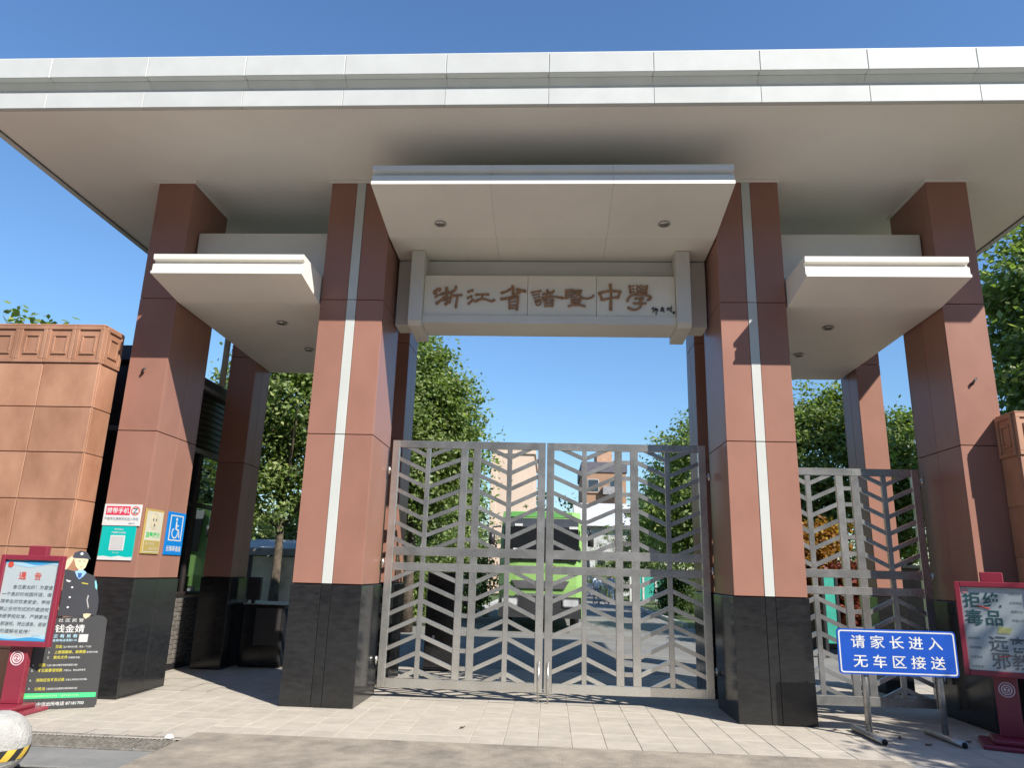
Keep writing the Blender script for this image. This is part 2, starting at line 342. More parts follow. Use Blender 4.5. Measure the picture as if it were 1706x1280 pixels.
def brush(name, strokes, y, m, parent):
    vs, fs = [], []; d = 0
    for pts, wd in strokes:
        P = []
        for i in range(len(pts) - 1):                       # resample with a soft curve
            p0 = pts[max(i - 1, 0)]; p1 = pts[i]; p2 = pts[i + 1]; p3 = pts[min(i + 2, len(pts) - 1)]
            for t in (0, .25, .5, .75): P.append(tuple(.5 * (2 * p1[k] + (p2[k] - p0[k]) * t + (2 * p0[k] - 5 * p1[k] + 4 * p2[k] - p3[k]) * t * t + (3 * p1[k] - p0[k] - 3 * p2[k] + p3[k]) * t ** 3) for k in (0, 1)))
        P.append(pts[-1]); n = len(P); d += 1; yy = -.012 - .0006 * d; wd *= 1.22
        T = [Vector((P[min(i + 1, n - 1)][0] - P[max(i - 1, 0)][0], P[min(i + 1, n - 1)][1] - P[max(i - 1, 0)][1])).normalized() for i in range(n)]
        L_, R_ = [], []
        e0 = Vector(P[0]) - T[0] * wd * .30; e1 = Vector(P[-1]) + T[-1] * wd * .30
        for i, p in enumerate(P):
            s = i / (n - 1); wv = wd * .5 * (.86 + .22 * math.cos(s * math.pi * 2) * .6 + .08 * math.sin(9 * s + len(vs)))
            nn = Vector((-T[i].y, T[i].x)); L_.append(Vector(p) + nn * wv); R_.append(Vector(p) - nn * wv)
        out = [e0 + (L_[0] - Vector(P[0])) * .5] + L_ + [e1 + (L_[-1] - Vector(P[-1])) * .5, e1 + (R_[-1] - Vector(P[-1])) * .5] + R_[::-1] + [e0 + (R_[0] - Vector(P[0])) * .5]
        k = len(out); b = len(vs)
        vs += [(q.x, yy, q.y) for q in out] + [(q.x, .001, q.y) for q in out]
        h = n + 1                                          # quads strip across the stroke, then the rim
        for i in range(h): fs.append([b + i, b + i + 1, b + k - 2 - i, b + k - 1 - i])
        fs += [[b + i, b + (i + 1) % k, b + k + (i + 1) % k, b + k + i] for i in range(k)]
    cx = sum(v[0] for v in vs) / len(vs); cz = sum(v[2] for v in vs) / len(vs)
    return fromdata(name, [(a - cx, b_, c - cz) for a, b_, c in vs], fs, m, parent, (cx, y, cz))
GLYPHS = {'zhe':[([(-1.693,5.437),(-1.679,5.482),(-1.621,5.495)],0.049),([(-1.685,5.379),(-1.625,5.417),(-1.56,5.443)],0.027),([(-1.662,5.279),(-1.61,5.326),(-1.54,5.377)],0.04),([(-1.529,5.524),(-1.519,5.403),(-1.508,5.292),(-1.538,5.274)],0.036),([(-1.603,5.417),(-1.532,5.439),(-1.461,5.453)],0.024),([(-1.582,5.326),(-1.522,5.35),(-1.463,5.386)],0.024),([(-1.396,5.543),(-1.402,5.493),(-1.455,5.457)],0.033),([(-1.455,5.457),(-1.457,5.38),(-1.477,5.292)],0.029),([(-1.436,5.401),(-1.37,5.407),(-1.304,5.414)],0.027),([(-1.367,5.404),(-1.375,5.322),(-1.383,5.226)],0.031)],'jiang':[([(-1.219,5.46),(-1.185,5.476),(-1.152,5.484)],0.033),([(-1.222,5.37),(-1.192,5.382),(-1.164,5.396)],0.031),([(-1.207,5.281),(-1.177,5.306),(-1.144,5.347)],0.031),([(-1.11,5.418),(-1.017,5.426),(-0.922,5.424)],0.027),([(-1.011,5.421),(-1.015,5.383),(-1.031,5.354)],0.026),([(-1.114,5.315),(-1.047,5.348),(-0.959,5.351),(-0.886,5.322),(-0.835,5.343)],0.029)],'sheng':[([(-0.588,5.553),(-0.572,5.504),(-0.576,5.436)],0.037),([(-0.747,5.448),(-0.676,5.468),(-0.609,5.51)],0.031),([(-0.523,5.504),(-0.462,5.491),(-0.402,5.475)],0.037),([(-0.468,5.475),(-0.549,5.42),(-0.652,5.372),(-0.748,5.355)],0.033),([(-0.629,5.353),(-0.625,5.281),(-0.619,5.212)],0.031),([(-0.503,5.393),(-0.505,5.305),(-0.518,5.198)],0.031),([(-0.629,5.36),(-0.564,5.373),(-0.503,5.393)],0.026),([(-0.617,5.314),(-0.513,5.324)],0.015),([(-0.616,5.264),(-0.515,5.27)],0.015),([(-0.616,5.216),(-0.516,5.224)],0.022)],'zhu':[([(-0.322,5.454),(-0.248,5.476),(-0.18,5.485)],0.022),([(-0.302,5.412),(-0.202,5.444)],0.016),([(-0.284,5.372),(-0.194,5.403)],0.016),([(-0.267,5.335),(-0.189,5.361)],0.016),([(-0.254,5.314),(-0.238,5.27),(-0.19,5.278),(-0.184,5.327),(-0.25,5.317)],0.02),([(-0.093,5.498),(-0.094,5.413)],0.028),([(-0.16,5.434),(-0.094,5.453),(-0.024,5.465)],0.022),([(0.003,5.487),(-0.072,5.396),(-0.153,5.341)],0.024),([(-0.164,5.378),(-0.072,5.397),(0.037,5.393),(0.133,5.375)],0.026),([(-0.123,5.341),(-0.118,5.25)],0.022),([(-0.004,5.353),(-0.017,5.251)],0.024),([(-0.121,5.341),(-0.006,5.351)],0.017),([(-0.118,5.299),(-0.016,5.305)],0.015),([(-0.118,5.255),(-0.018,5.258)],0.02)],'ji':[([(0.173,5.501),(0.168,5.371)],0.027),([(0.176,5.496),(0.271,5.504)],0.018),([(0.184,5.457),(0.267,5.472)],0.015),([(0.184,5.418),(0.267,5.435)],0.015),([(0.174,5.374),(0.274,5.406)],0.018),([(0.276,5.501),(0.272,5.409)],0.018),([(0.29,5.487),(0.39,5.492)],0.021),([(0.299,5.448),(0.386,5.461)],0.018),([(0.34,5.49),(0.333,5.424),(0.293,5.381)],0.019),([(0.376,5.487),(0.363,5.436),(0.395,5.385),(0.474,5.371),(0.531,5.389),(0.561,5.42)],0.025),([(0.25,5.355),(0.261,5.282)],0.027),([(0.379,5.368),(0.357,5.283)],0.027),([(0.25,5.355),(0.377,5.366)],0.02),([(0.259,5.319),(0.359,5.324)],0.017),([(0.259,5.285),(0.357,5.29)],0.02),([(0.207,5.253),(0.282,5.273),(0.373,5.273),(0.44,5.255)],0.022)],'zhong':[([(0.793,5.586),(0.803,5.451),(0.797,5.205)],0.036),([(0.64,5.456),(0.68,5.353)],0.034),([(0.633,5.454),(0.781,5.488),(0.935,5.481)],0.032),([(0.935,5.481),(0.9,5.384)],0.034),([(0.68,5.353),(0.803,5.383),(0.902,5.396)],0.029)],'xue':[([(1.06,5.568),(1.075,5.463)],0.027),([(1.065,5.556),(1.128,5.568)],0.017),([(1.071,5.514),(1.127,5.521)],0.017),([(1.081,5.47),(1.134,5.478)],0.017),([(1.158,5.576),(1.229,5.525)],0.015),([(1.23,5.579),(1.157,5.522)],0.015),([(1.161,5.51),(1.235,5.464)],0.015),([(1.236,5.51),(1.16,5.461)],0.015),([(1.309,5.569),(1.296,5.462)],0.027),([(1.248,5.557),(1.309,5.564)],0.017),([(1.252,5.515),(1.304,5.52)],0.017),([(1.246,5.474),(1.298,5.477)],0.017),([(1.028,5.337),(1.062,5.402),(1.131,5.434),(1.255,5.438),(1.344,5.411),(1.357,5.378),(1.312,5.356)],0.029),([(1.135,5.374),(1.256,5.387),(1.208,5.338)],0.025),([(1.208,5.338),(1.225,5.297),(1.206,5.249),(1.15,5.212),(1.094,5.214),(1.038,5.24)],0.028),([(1.117,5.306),(1.288,5.304)],0.025)],'signature':[([(1.365,5.226),(1.397,5.243)],0.009),([(1.388,5.248),(1.386,5.178)],0.01),([(1.419,5.238),(1.407,5.202)],0.009),([(1.425,5.227),(1.428,5.143)],0.01),([(1.403,5.214),(1.45,5.224)],0.009),([(1.44,5.203),(1.456,5.196)],0.009),([(1.491,5.227),(1.531,5.239)],0.009),([(1.513,5.251),(1.507,5.191)],0.01),([(1.487,5.197),(1.536,5.215)],0.009),([(1.523,5.203),(1.54,5.18)],0.009),([(1.575,5.228),(1.626,5.24)],0.01),([(1.598,5.245),(1.586,5.204)],0.009),([(1.639,5.264),(1.634,5.18)],0.01),([(1.606,5.204),(1.63,5.21)],0.009),([(1.665,5.173),(1.674,5.171)],0.031)]}

SG_ = GLYPHS.pop('signature'); GLYPHS.update({'seal': SG_[14:], 'sig1': SG_[:6], 'sig2': SG_[6:10], 'sig3': SG_[10:14]})
for k, st in GLYPHS.items(): brush('seal' if k == 'seal' else 'signature_character' if k[:3] == 'sig' else 'brush_character', st, 9.578, INK if k == 'seal' or k[:3] == 'sig' else GILT, sb)
# small lamp hooks on the outer columns
for x in (-5.48, 5.29):
    tubes('lamp_hook', [[(x - .02, 9.10, 4.06, .014), (x - .02, 9.07, 4.06, .014), (x - .005, 9.055, 4.10, .014), (x + .03, 9.055, 4.135, .012)]], DARK, portal, 8, (x, 9.1, 4.1))

# ------------------------------------------------------------------ chevron gates
def clip(poly, zmin, zmax):
    for lim, s in ((zmin, 1), (zmax, -1)):
        out = []
        for i in range(len(poly)):
            a, b = poly[i], poly[(i + 1) % len(poly)]; da, db = s * (a[1] - lim), s * (b[1] - lim)
            if da >= 0: out.append(a)
            if (da >= 0) != (db >= 0):
                t = da / (da - db); out.append((a[0] + (b[0] - a[0]) * t, lim))
        poly = out
        if len(poly) < 3: return []
    return poly
def chevron_gate(label, stiles, thins, gaps, rails, yc, pitch, rise, th=.058, cat='gate', root_x=0, tag=None):
    """stiles (x0,x1), thin centre stiles, rails (z0,z1) from the bottom: bottom, mid, mid, top"""
    x0, x1 = stiles[0][0], stiles[-1][1]; g = thing('gate_leaf', ((x0 + x1) / 2, yc, 0), label, cat, tag)
    z0, z1 = rails[0][0], rails[-1][1]
    box('stile', *stiles[0], yc, yc + .06, z0, z1, STEEL, g, .004); box('stile', *stiles[-1], yc, yc + .06, z0, z1, STEEL, g, .004)
    X0, X1 = stiles[0][1] + .0005, stiles[-1][0] - .0005
    for r_ in rails: box('rail', X0, X1, yc + .002, yc + .058, r_[0], r_[1], STEEL, g, .004)
    fields = ((rails[0][1], rails[1][0], -1), (rails[1][1], rails[2][0], 0), (rails[2][1], rails[3][0], 1))
    for za, zb, sgn in fields:
        for s in stiles[1:-1]: box('inner_stile', *s, yc + .004, yc + .056, za + .0005, zb - .0005, STEEL, g, .004)
        for s in thins: box('centre_stile', *s, yc + .008, yc + .05, za + .0005, zb - .0005, STEEL, g, .003)
        if sgn == 0: continue
        ref = zb if sgn > 0 else za                      # apex of the V at the centre stile
        for s in thins:
            xc = (s[0] + s[1]) / 2
            lft = max(t[1] for t in stiles if t[1] < xc); rgt = min(t[0] for t in stiles if t[0] > xc)
            for side, xo in ((-1, lft), (1, rgt)):
                xi = s[0] if side < 0 else s[1]
                for k in range(-1, 8):
                    zi = (ref - .105 - pitch * k) if sgn > 0 else (ref + .09 + pitch * k - .0)
                    zo = zi + rise * sgn
                    if sgn < 0: zi, zo = zi + rise * 0, zi - rise
                    poly = clip([(xi, zi - th / 2), (xo, zo - th / 2), (xo, zo + th / 2), (xi, zi + th / 2)], za + .001, zb - .001)
                    if poly and max(p[0] for p in poly) - min(p[0] for p in poly) > .03:
                        plate('slat', poly, yc + .012, yc + .046, STEEL, g)
        for a, b in gaps:
            zo0 = (ref - .105 + rise) if sgn > 0 else (ref + .09 - rise)
            for k in range(0, 8):
                z = zo0 - sgn * pitch * k
                if za + .04 < z < zb - .04: box('spacer', a, b, yc + .012, yc + .046, z - .028, z + .028, STEEL, g, .003)
    return g
RL = ((.125, .24), (1.60, 1.705), (1.80, 1.915), (3.275, 3.375))
gl = chevron_gate('left leaf of the tall chevron steel gate, in front of the barrier cabinet', ((-2.23, -2.13), (-1.262, -1.165), (-1.083, -.985), (-.185, -.082)), ((-1.752, -1.688), (-.612, -.545)), ((-1.165, -1.083),), RL, 9.97, .2195, .17)
gr_ = chevron_gate('right leaf of the tall chevron steel gate, half shaded, next to the tree row', ((-.062, .04), (.87, .97), (1.082, 1.188), (2.008, 2.108)), ((.425, .487), (1.552, 1.617)), ((.97, 1.082),), RL, 9.97, .2195, .17)
RS = ((.11, .225), (1.45, 1.55), (1.66, 1.765), (3.0, 3.10))
gs = chevron_gate('smaller chevron steel side gate behind the blue parents sign', ((3.07, 3.155), (3.83, 3.925), (4.03, 4.13), (4.83, 4.93)), ((3.43, 3.495), (4.43, 4.495)), ((3.925, 4.03),), RS, 9.97, .215, .15)
for g, x in ((gl, -2.265), (gr_, 2.15), (gs, 4.975)):
    for z in (.45, 1.7, 2.95):
        tubes('hinge', [[(x, 10.0, z - .05, .02), (x, 10.0, z + .05, .02)], [(x, 10.0, z, .012), (x + (.07 if x < 0 else -.06), 10.0, z, .012)]], STEEL, g, 8, (x, 10.0, z))
tubes('drop_bolt', [[(-.13, 9.955, .01, .011), (-.13, 9.955, .5, .011)]], STEEL, gl, 8, (-.13, 9.955, .2))
tubes('drop_bolt', [[(-.01, 9.955, .01, .011), (-.01, 9.955, .5, .011)]], STEEL, gr_, 8, (-.01, 9.955, .2))

# ------------------------------------------------------------------ tiled boundary walls
def embossed_mesh(wd, h, m):
    k = ('emb', round(wd, 3), round(h, 3))
    if k in CACHE: return CACHE[k]
    bm = bmesh.new()
    def bx(a0, a1, y0, y1, c0, c1):
        r = bmesh.ops.create_cube(bm, size=1)['verts']
        bmesh.ops.scale(bm, vec=(a1 - a0, y1 - y0, c1 - c0), verts=r); bmesh.ops.translate(bm, vec=((a0 + a1) / 2, (y0 + y1) / 2, (c0 + c1) / 2), verts=r)
    a, c = wd / 2, h / 2
    bx(-a, a, .0, .03, -c, c)
    for f, t, p in ((1.0, .05, .020), (.54, .028, .016)):
        A, C = a * f, c * f
        bx(-A, A, -p, .001, C - t, C); bx(-A, A, -p, .001, -C, -C + t); bx(-A, -A + t, -p, .001, -C + t, C - t); bx(A - t, A, -p, .001, -C + t, C - t)
    bmesh.ops.bevel(bm, geom=bm.edges[:], offset=.004, segments=1, affect='EDGES')
    me = bpy.data.meshes.new('embossed_tile'); bm.to_mesh(me); bm.free(); me.materials.append(m); CACHE[k] = me; return me
def tiled_wall(label, xe, xo, y0, y1, top, emb, rows, sgn):
    """xe: the end by the gate, xo: far end; sgn +1 if the wall runs to +x"""
    wl = thing('tiled_wall', ((xe + xo) / 2, (y0 + y1) / 2, 0), label, 'wall')
    box('wall_core', min(xe, xo) + (.012 if sgn < 0 else .012), max(xe, xo) - .012, y0 + .018, y1 - .018, 0, top - .02, MORT, wl, 0)
    zz = [0]; 
    z = top - emb
    zs = [z]
    while z > .05: z = max(0, z - rows); zs.append(z)
    rr = random.Random(3)
    n = int(abs(xo - xe) / .75) + 1
    for r in range(len(zs) - 1):
        for i in range(min(n, 7)):
            a = xe + sgn * .75 * i; b = a + sgn * .75; lo, hi = min(a, b), max(a, b)
            o = box('tile', lo + .005, hi - .005, y0, y0 + .03, zs[r + 1] + .005, zs[r] - .005, TILE, wl, .005); o.location.y += rr.uniform(-.003, .003)
        lo = xe if sgn > 0 else xe - .03
        o = box('tile', lo, lo + .03, y0 + .034, y1 - .004, zs[r + 1] + .005, zs[r] - .005, TILE, wl, .005); o.location.x += rr.uniform(-.002, .002)
    for i in range(12):
        a = xe + sgn * .385 * (i + .5); 
        link(bpy.data.objects.new('embossed_tile', embossed_mesh(.379, emb - .008, TILE)), wl, (a, y0, top - emb / 2))
    o = link(bpy.data.objects.new('embossed_tile', embossed_mesh(y1 - y0 - .04, emb - .008, TILE)), wl, (xe + (.0 if sgn > 0 else 0), (y0 + y1) / 2 + .016, top - emb / 2))
    o.rotation_euler.z = math.pi / 2 if sgn < 0 else -math.pi / 2
    box('coping', min(xe, xo), max(xe, xo), y0 - .012, y1 + .006, top - .003, top + .022, TILE, wl, .008)
    return wl
tiled_wall('tall orange clay tile wall left of the columns', -5.87, -12.0, 8.72, 9.13, 4.60, .51, .585, -1)
tiled_wall('lower orange clay tile wall at the right edge', 5.49, 11.0, 8.72, 9.085, 3.62, .51, .585, 1)

# ------------------------------------------------------------------ guard house behind the left column
gh = thing('guard_house', (-8, 13.5, 0), 'dark glazed guard house with brick plinth behind the outer left column', 'guard house')
X = -5.87
bw = empty('brick_wall', (X, 13.6, 0), gh)
box('mortar_bed', X - .25, X - .006, 9.75, 12.9, 0, 1.12, BMORT, bw, 0)
BR = boxmesh('brick', .02, .226, .058, BRICKM, .003)
for r in range(14):
    for i in range(10):
        y = 10.4 + .24 * i + (.12 if r % 2 else 0)
        link(bpy.data.objects.new('brick', BR), bw, (X - .004, y, .13 + r * .07))
box('skirting', X - .02, X + .012, 9.78, 12.9, 0, .09, DARK, bw, .003)
FR = mat("guard_frame", (.045, .035, .035), rough=.35, var=.15)
box('sill', X - .12, X + .04, 9.76, 12.92, 1.122, 1.17, FR, gh, .004)
box('front_wall', -10.5, X - .26, 9.75, 9.95, 0, 3.4, FR, gh, 0)
box('rear_wall', -10.5, X - .26, 12.75, 12.9, 0, 3.4, FR, gh, 0)
box('floor_slab', -10.5, X - .26, 9.96, 12.74, -.01, .05, JOINT, gh, 0)
for i in range(4):
    y = 9.81 + i * 1.01
    box('mullion', X - .10, X - .02, y - .045, y + .045, 1.172, 3.398, FR, gh, .003)
    if i < 3:
        box('transom', X - .095, X - .025, y + .047, y + .963, 2.52, 2.60, FR, gh, .003)
        for a, b in ((1.174, 2.518), (2.602, 3.396)): box('pane', X - .065, X - .055, y + .048, y + .962, a, b, GLASS, gh, 0)
box('far_wall', -10.5, -10.3, 9.96, 12.74, .05, 3.4, mat('guard_inner', (.3, .31, .29), rough=.8), gh, 0)
box('lintel_band', -10.55, X + .02, 9.72, 12.95, 3.40, 3.47, mat('band_grey', (.25, .24, .23), rough=.4), gh, .004)
box('louvre_wall', -10.5, X - .05, 9.78, 12.9, 3.472, 4.42, FR, gh, 0)
for k in range(9):
    z = 3.52 + k * .10; box('louvre', X - .05, X - .015, 9.8, 12.88, z, z + .05, FR, gh, .003)
box('roof', -10.7, X + .06, 9.66, 13.05, 4.42, 4.64, mat('guard_roof', (.06, .055, .07), rough=.3), gh, .006)
box('eave_band', X + .062, X + .075, 9.67, 13.04, 4.44, 4.50, mat('band_grey', (.25, .24, .23)), gh, 0)
tubes('rain_pipe', [[(-5.72, 11.86, 4.6, .055), (-5.72, 11.86, 6.9, .055)]], mat('pipe_cream', (.45, .42, .34), rough=.5), gh, 10, (-5.72, 11.86, 4.6))

# ------------------------------------------------------------------ turnstile between the left columns
ts = thing('turnstile', (-4.75, 12.6, 0), 'black turnstile cabinet with glass flap beside the shaded rear left column', 'turnstile')
box('cabinet', -5.08, -4.38, 12.32, 13.3, 0, .98, BLK, ts, .02)
box('cabinet_door', -4.85, -4.42, 12.31, 12.319, .35, .93, mat('cabinet_grey', (.05, .045, .045), rough=.3), ts, .002)
box('glass_screen', -5.04, -4.42, 12.5, 12.51, .985, 1.36, CLEAR, ts, 0)
box('reader', -5.07, -4.84, 12.36, 12.45, 1.05, 1.42, DARK, ts, .01)
box('reader_pole', -4.98, -4.93, 12.38, 12.43, .98, 1.05, DARK, ts, 0)
box('flap', -4.36, -4.12, 12.72, 12.735, .18, .92, mat('flap_blue', (.26, .42, .66), rough=.15), ts, .002)
box('top_plate', -5.09, -4.37, 12.315, 13.305, .981, .999, GALV, ts, .002)
bc = thing('barrier_cabinet', (-1.85, 13.0, 0), 'black vehicle barrier cabinet with camera arm behind the left gate leaf', 'barrier cabinet')
box('cabinet', -2.10, -1.62, 12.8, 13.2, .03, 1.58, BLK, bc, .015)
box('foot_plate', -2.14, -1.58, 12.76, 13.24, 0, .03, DARK, bc, .004)
box('sticker', -1.97, -1.93, 12.795, 12.799, .45, .55, SWHITE, bc, 0)
tubes('camera_arm', [[(-1.62, 13.0, 1.25, .02), (-1.5, 12.98, 1.25, .02)], [(-1.56, 12.9, 1.12, .06), (-1.42, 12.86, 1.12, .06)]], DARK, bc, 10, (-1.6, 13, 1.2))
tubes('white_tube', [[(-1.5, 12.98, 1.27, .014), (-1.5, 12.98, 1.5, .014)]], SWHITE, bc, 8, (-1.5, 12.98, 1.3))
# ------------------------------------------------------------------ notice boards
def notice_board(label, x, y, yaw):
    b = thing('notice_board', (0, 0, 0), label, 'notice board')
    box('base_plate', -.30, .30, -.32, .26, 0, .045, MAROON, b, .012); box('base_step', -.2, .2, -.22, .18, .046, .09, MAROON, b, .01)
    box('post', -.105, .105, .022, .10, .091, 1.755, MAROON, b, .006)
    for nm, a, c, d, e in (('frame_bar', -.365, -.315, .68, 1.65), ('frame_bar', .315, .365, .68, 1.65), ('frame_bar', -.3145, .3145, .68, .735), ('frame_bar', -.3145, .3145, 1.595, 1.65)):
        box(nm, a, c, -.04, .02, d, e, MAROON, b, .005)
    box('back_panel', -.314, .314, .0, .018, .736, 1.594, MAROON, b, 0)
    p = box('poster', -.313, .313, -.012, -.002, .737, 1.593, POSTER, b, 0)
    box('cover_pane', -.3135, .3135, -.024, -.021, .7365, 1.5935, CLEAR, b, 0)
    PKW = pc('print_pinkwhite', (.8, .62, .64))
    disc_y('emblem_ring', 0, .555, .075, .0165, .0205, PKW, b, 28, .066); disc_y('emblem_ring', 0, .555, .052, .0165, .0205, PKW, b, 28, .040)
    disc_y('emblem_disc', 0, .555, .03, .0165, .0205, PKW, b, 20)
    text('Z', 0, .555, .0155, .04, MAROON, b, align='CENTER', bold=.03)
    b.location = (x, y, 0); b.rotation_euler.z = yaw
    return b, p
REDP = pc('print_red', (.75, .09, .06)); GREYT = pc('print_grey', (.13, .15, .17)); CY = pc('print_cyan', (.05, .36, .70)); CY2 = pc('print_pale_cyan', (.45, .68, .82)); TEALT = pc('print_dark_teal', (.04, .13, .13)); YEL = pc('print_yellow', (.55, .48, .05)); GRN = pc('print_green', (.05, .50, .13))
def at_origin(b, fn):
    l, r = b.location.copy(), b.rotation_euler.z; b.location = (0, 0, 0); b.rotation_euler.z = 0; fn(); b.location = l; b.rotation_euler.z = r
nb, po = notice_board('maroon notice board with a red-titled white notice, next to the police cut-out', -5.80, 8.10, 0)
def fill_left():
    yp = -.0145
    def wave(base, amp, ph, z0, m, dy, up):
        pts = [(-.312 + .624 * i / 24, base + amp * math.sin(ph + i * .33)) for i in range(25)]
        pts += [(.312, z0), (-.312, z0)] if up else [(.312, z0), (-.312, z0)]
        plate('wave_print', pts, yp - dy, yp + .002, m, po)
    wave(1.535, .018, 1.2, 1.592, CY2, 0, 1); wave(1.56, .016, 0, 1.592, CY, .001, 1)
    wave(.785, .014, .5, .738, CY2, 0, 0); wave(.765, .012, 2.2, .738, CY, .001, 0)
    [text(c_, x_, 1.425, yp - .0015, .082, REDP, po, align='CENTER', bold=.012) for c_, x_ in (('通', -.09), ('告', .09))]
    L = ['　　各位家长好！为营造', '一个良好的校园环境，保', '障学生的饮食安全，学校', '禁止任何形式的外卖进校', '未经学校批准，严禁家长', '外部送校。特此通告，感谢', '您的理解与支持！']
    for i, s in enumerate(L):
        wd = {0: .46, 6: .40}.get(i, .575)
        text(s.strip('　'), -.29 if i else -.175, 1.305 - .078 * i, yp - .0015, .044, GREYT, po, width=wd, bold=.004, shear=.12)
    disc_y('logo_print', -.25, 1.545, .032, yp - .003, yp, REDP, po)
    text('诸暨中学', .14, .80, yp - .0025, .022, CY2, po)
at_origin(nb, fill_left)
nb2, po2 = notice_board('maroon notice board with large dark slogan lettering, shaded at the far right', 4.81, 8.42, -math.radians(24))
def fill_right():
    yp = -.0145
    for s, x, z, m, hh in (('拒', -.215, 1.46, TEALT, .165), ('绝', -.03, 1.46, TEALT, .165), ('毒', -.215, 1.275, TEALT, .165), ('品', -.03, 1.275, TEALT, .155), ('远', -.02, 1.01, GREYT, .16), ('离', .16, 1.01, GREYT, .16), ('邪', -.02, .84, GREYT, .16), ('教', .16, .84, GREYT, .16)):
        text(s, x, z, yp - .0015, hh, m, po2, align='CENTER', bold=.012)
    for i, s in enumerate(('珍爱生命', '远离毒品', '健康生活', '幸福人生')): text(s, .13, 1.53 - i * .09, yp - .001, .026, GREYT, po2)
    for i, s in enumerate(('崇尚科学', '反对邪教', '关爱家庭', '珍爱生命')): text(s, -.29, 1.06 - i * .095, yp - .001, .026, TEALT, po2)
    for i, a in enumerate((.4, .9)):
        tubes('ribbon_print', [[(-.17 + i * .14, yp - .002, 1.40 - i * .52, .007), (-.06 + i * .14, yp - .002, 1.37 - i * .47, .007)]], REDP, po2, 6, (-.1, yp, 1.3))
    plate('star_print', [(-.02, 1.12), (.1, 1.12), (.12, 1.18), (0, 1.19)], yp - .0012, yp + .001, pc('print_pale_yellow', (.62, .60, .25)), po2)
    disc_y('logo_print', -.27, 1.55, .028, yp - .002, yp, pc('print_pale_red', (.7, .35, .35)), po2)
at_origin(nb2, fill_right)

# ------------------------------------------------------------------ police cut-out board
STANDEE = {'board': [(0.005, 0.016), (0.032, -0.005), (0.733, -0.0), (0.759, 0.031), (0.73, 0.945), (0.691, 0.984), (0.61, 0.995), (0.441, 0.984), (0.207, 0.961), (0.006, 0.617), (-0.006, 0.529)], 'torso': [(0.218, 1.504), (0.328, 1.478), (0.406, 1.48), (0.53, 1.429), (0.572, 1.322), (0.61, 1.164), (0.615, 1.054), (0.608, 0.992), (0.542, 0.973), (0.224, 0.984), (0.231, 1.16)], 'arm_up': [(0.201, 1.543), (0.215, 1.595), (0.265, 1.651), (0.29, 1.633), (0.276, 1.585), (0.255, 1.536), (0.23, 1.496), (0.205, 1.495)], 'face': [(0.288, 1.633), (0.319, 1.538), (0.362, 1.488), (0.391, 1.489), (0.421, 1.525), (0.437, 1.606), (0.435, 1.63)], 'cap': [(0.274, 1.635), (0.288, 1.689), (0.341, 1.715), (0.409, 1.698), (0.446, 1.646), (0.46, 1.619), (0.384, 1.626), (0.298, 1.627)], 'capband': [(0.28, 1.632), (0.284, 1.661), (0.437, 1.654), (0.457, 1.619), (0.384, 1.626)], 'collar': [(0.321, 1.478), (0.346, 1.425), (0.378, 1.389), (0.415, 1.426), (0.44, 1.468), (0.404, 1.496), (0.348, 1.488)], 'hand': [(0.477, 1.007), (0.514, 1.013), (0.558, 1.007), (0.541, 0.976), (0.509, 0.953), (0.485, 0.973)], 'patch': [(0.539, 1.369), (0.551, 1.385), (0.572, 1.322), (0.576, 1.274), (0.555, 1.298)], 'white1': [(0.248, 1.386), (0.303, 1.37), (0.283, 1.357), (0.257, 1.366)], 'gap': [(0.493, 1.218), (0.487, 1.163), (0.517, 1.062), (0.522, 1.085), (0.498, 1.163), (0.505, 1.21)], 'green': [(0.035, 0.172), (0.737, 0.158), (0.737, 0.109), (0.038, 0.115)]}
st = thing('cutout_board', (0, 0, 0), 'flat cut-out board of a saluting police officer above a black text panel', 'cut-out board')
BRD = pc('standee_black', (.055, .055, .056), .38); UNI = pc('uniform_print', (.045, .047, .055), .4); SKN = pc('face_print', (.58, .50, .33), .5); CAPM = pc('cap_print', (.05, .055, .07), .4); SHB = pc('shirt_blue_print', (.25, .45, .75)); NAV = pc('tie_print', (.03, .08, .25))
D = STANDEE
plate('board', D['board'], -.012, 0, BRD, st)
fig = plate('officer_print', D['torso'], -.012, 0, UNI, st)
plate('saluting_arm_print', D['arm_up'], -.0155, -.0125, SKN, fig); plate('face_print', D['face'], -.0155, -.001, SKN, fig)
plate('cap_print', D['cap'], -.017, -.0005, CAPM, fig); plate('shirt_print', D['collar'], -.0165, -.0125, SHB, fig)
plate('tie_print', [(.355, 1.46), (.40, 1.46), (.392, 1.42), (.378, 1.40), (.362, 1.42)], -.0178, -.0168, NAV, fig)
plate('hand_print', D['hand'], -.0155, -.0125, SKN, fig); plate('sleeve_patch', D['patch'], -.0145, -.0125, pc('patch_teal', (.2, .5, .55)), fig)
plate('badge_print', D['white1'], -.0145, -.0125, SWHITE, fig); plate('arm_gap', D['gap'], -.0135, -.0125, pc('gap_pale', (.4, .38, .36)), fig)
disc_y('cap_badge', .362, 1.678, .016, -.0195, -.0175, SWHITE, fig, 12)
for x, z in ((.322, 1.30), (.315, 1.19), (.312, 1.08)): disc_y('button_print', x, z, .011, -.0145, -.0125, SWHITE, fig, 10)
plate('name_bar', [(.41, 1.345), (.475, 1.335), (.475, 1.345), (.41, 1.355)], -.0145, -.0125, YEL, fig)
for x in (.352, .402): plate('eye_print', [(x - .014, 1.59), (x + .014, 1.59), (x + .01, 1.598), (x - .01, 1.598)], -.0162, -.0156, GREYT, fig)
plate('mouth_print', [(.362, 1.535), (.394, 1.535), (.386, 1.528), (.37, 1.528)], -.0162, -.0156, pc('lip_print', (.6, .25, .2)), fig)
Y0 = -.0135
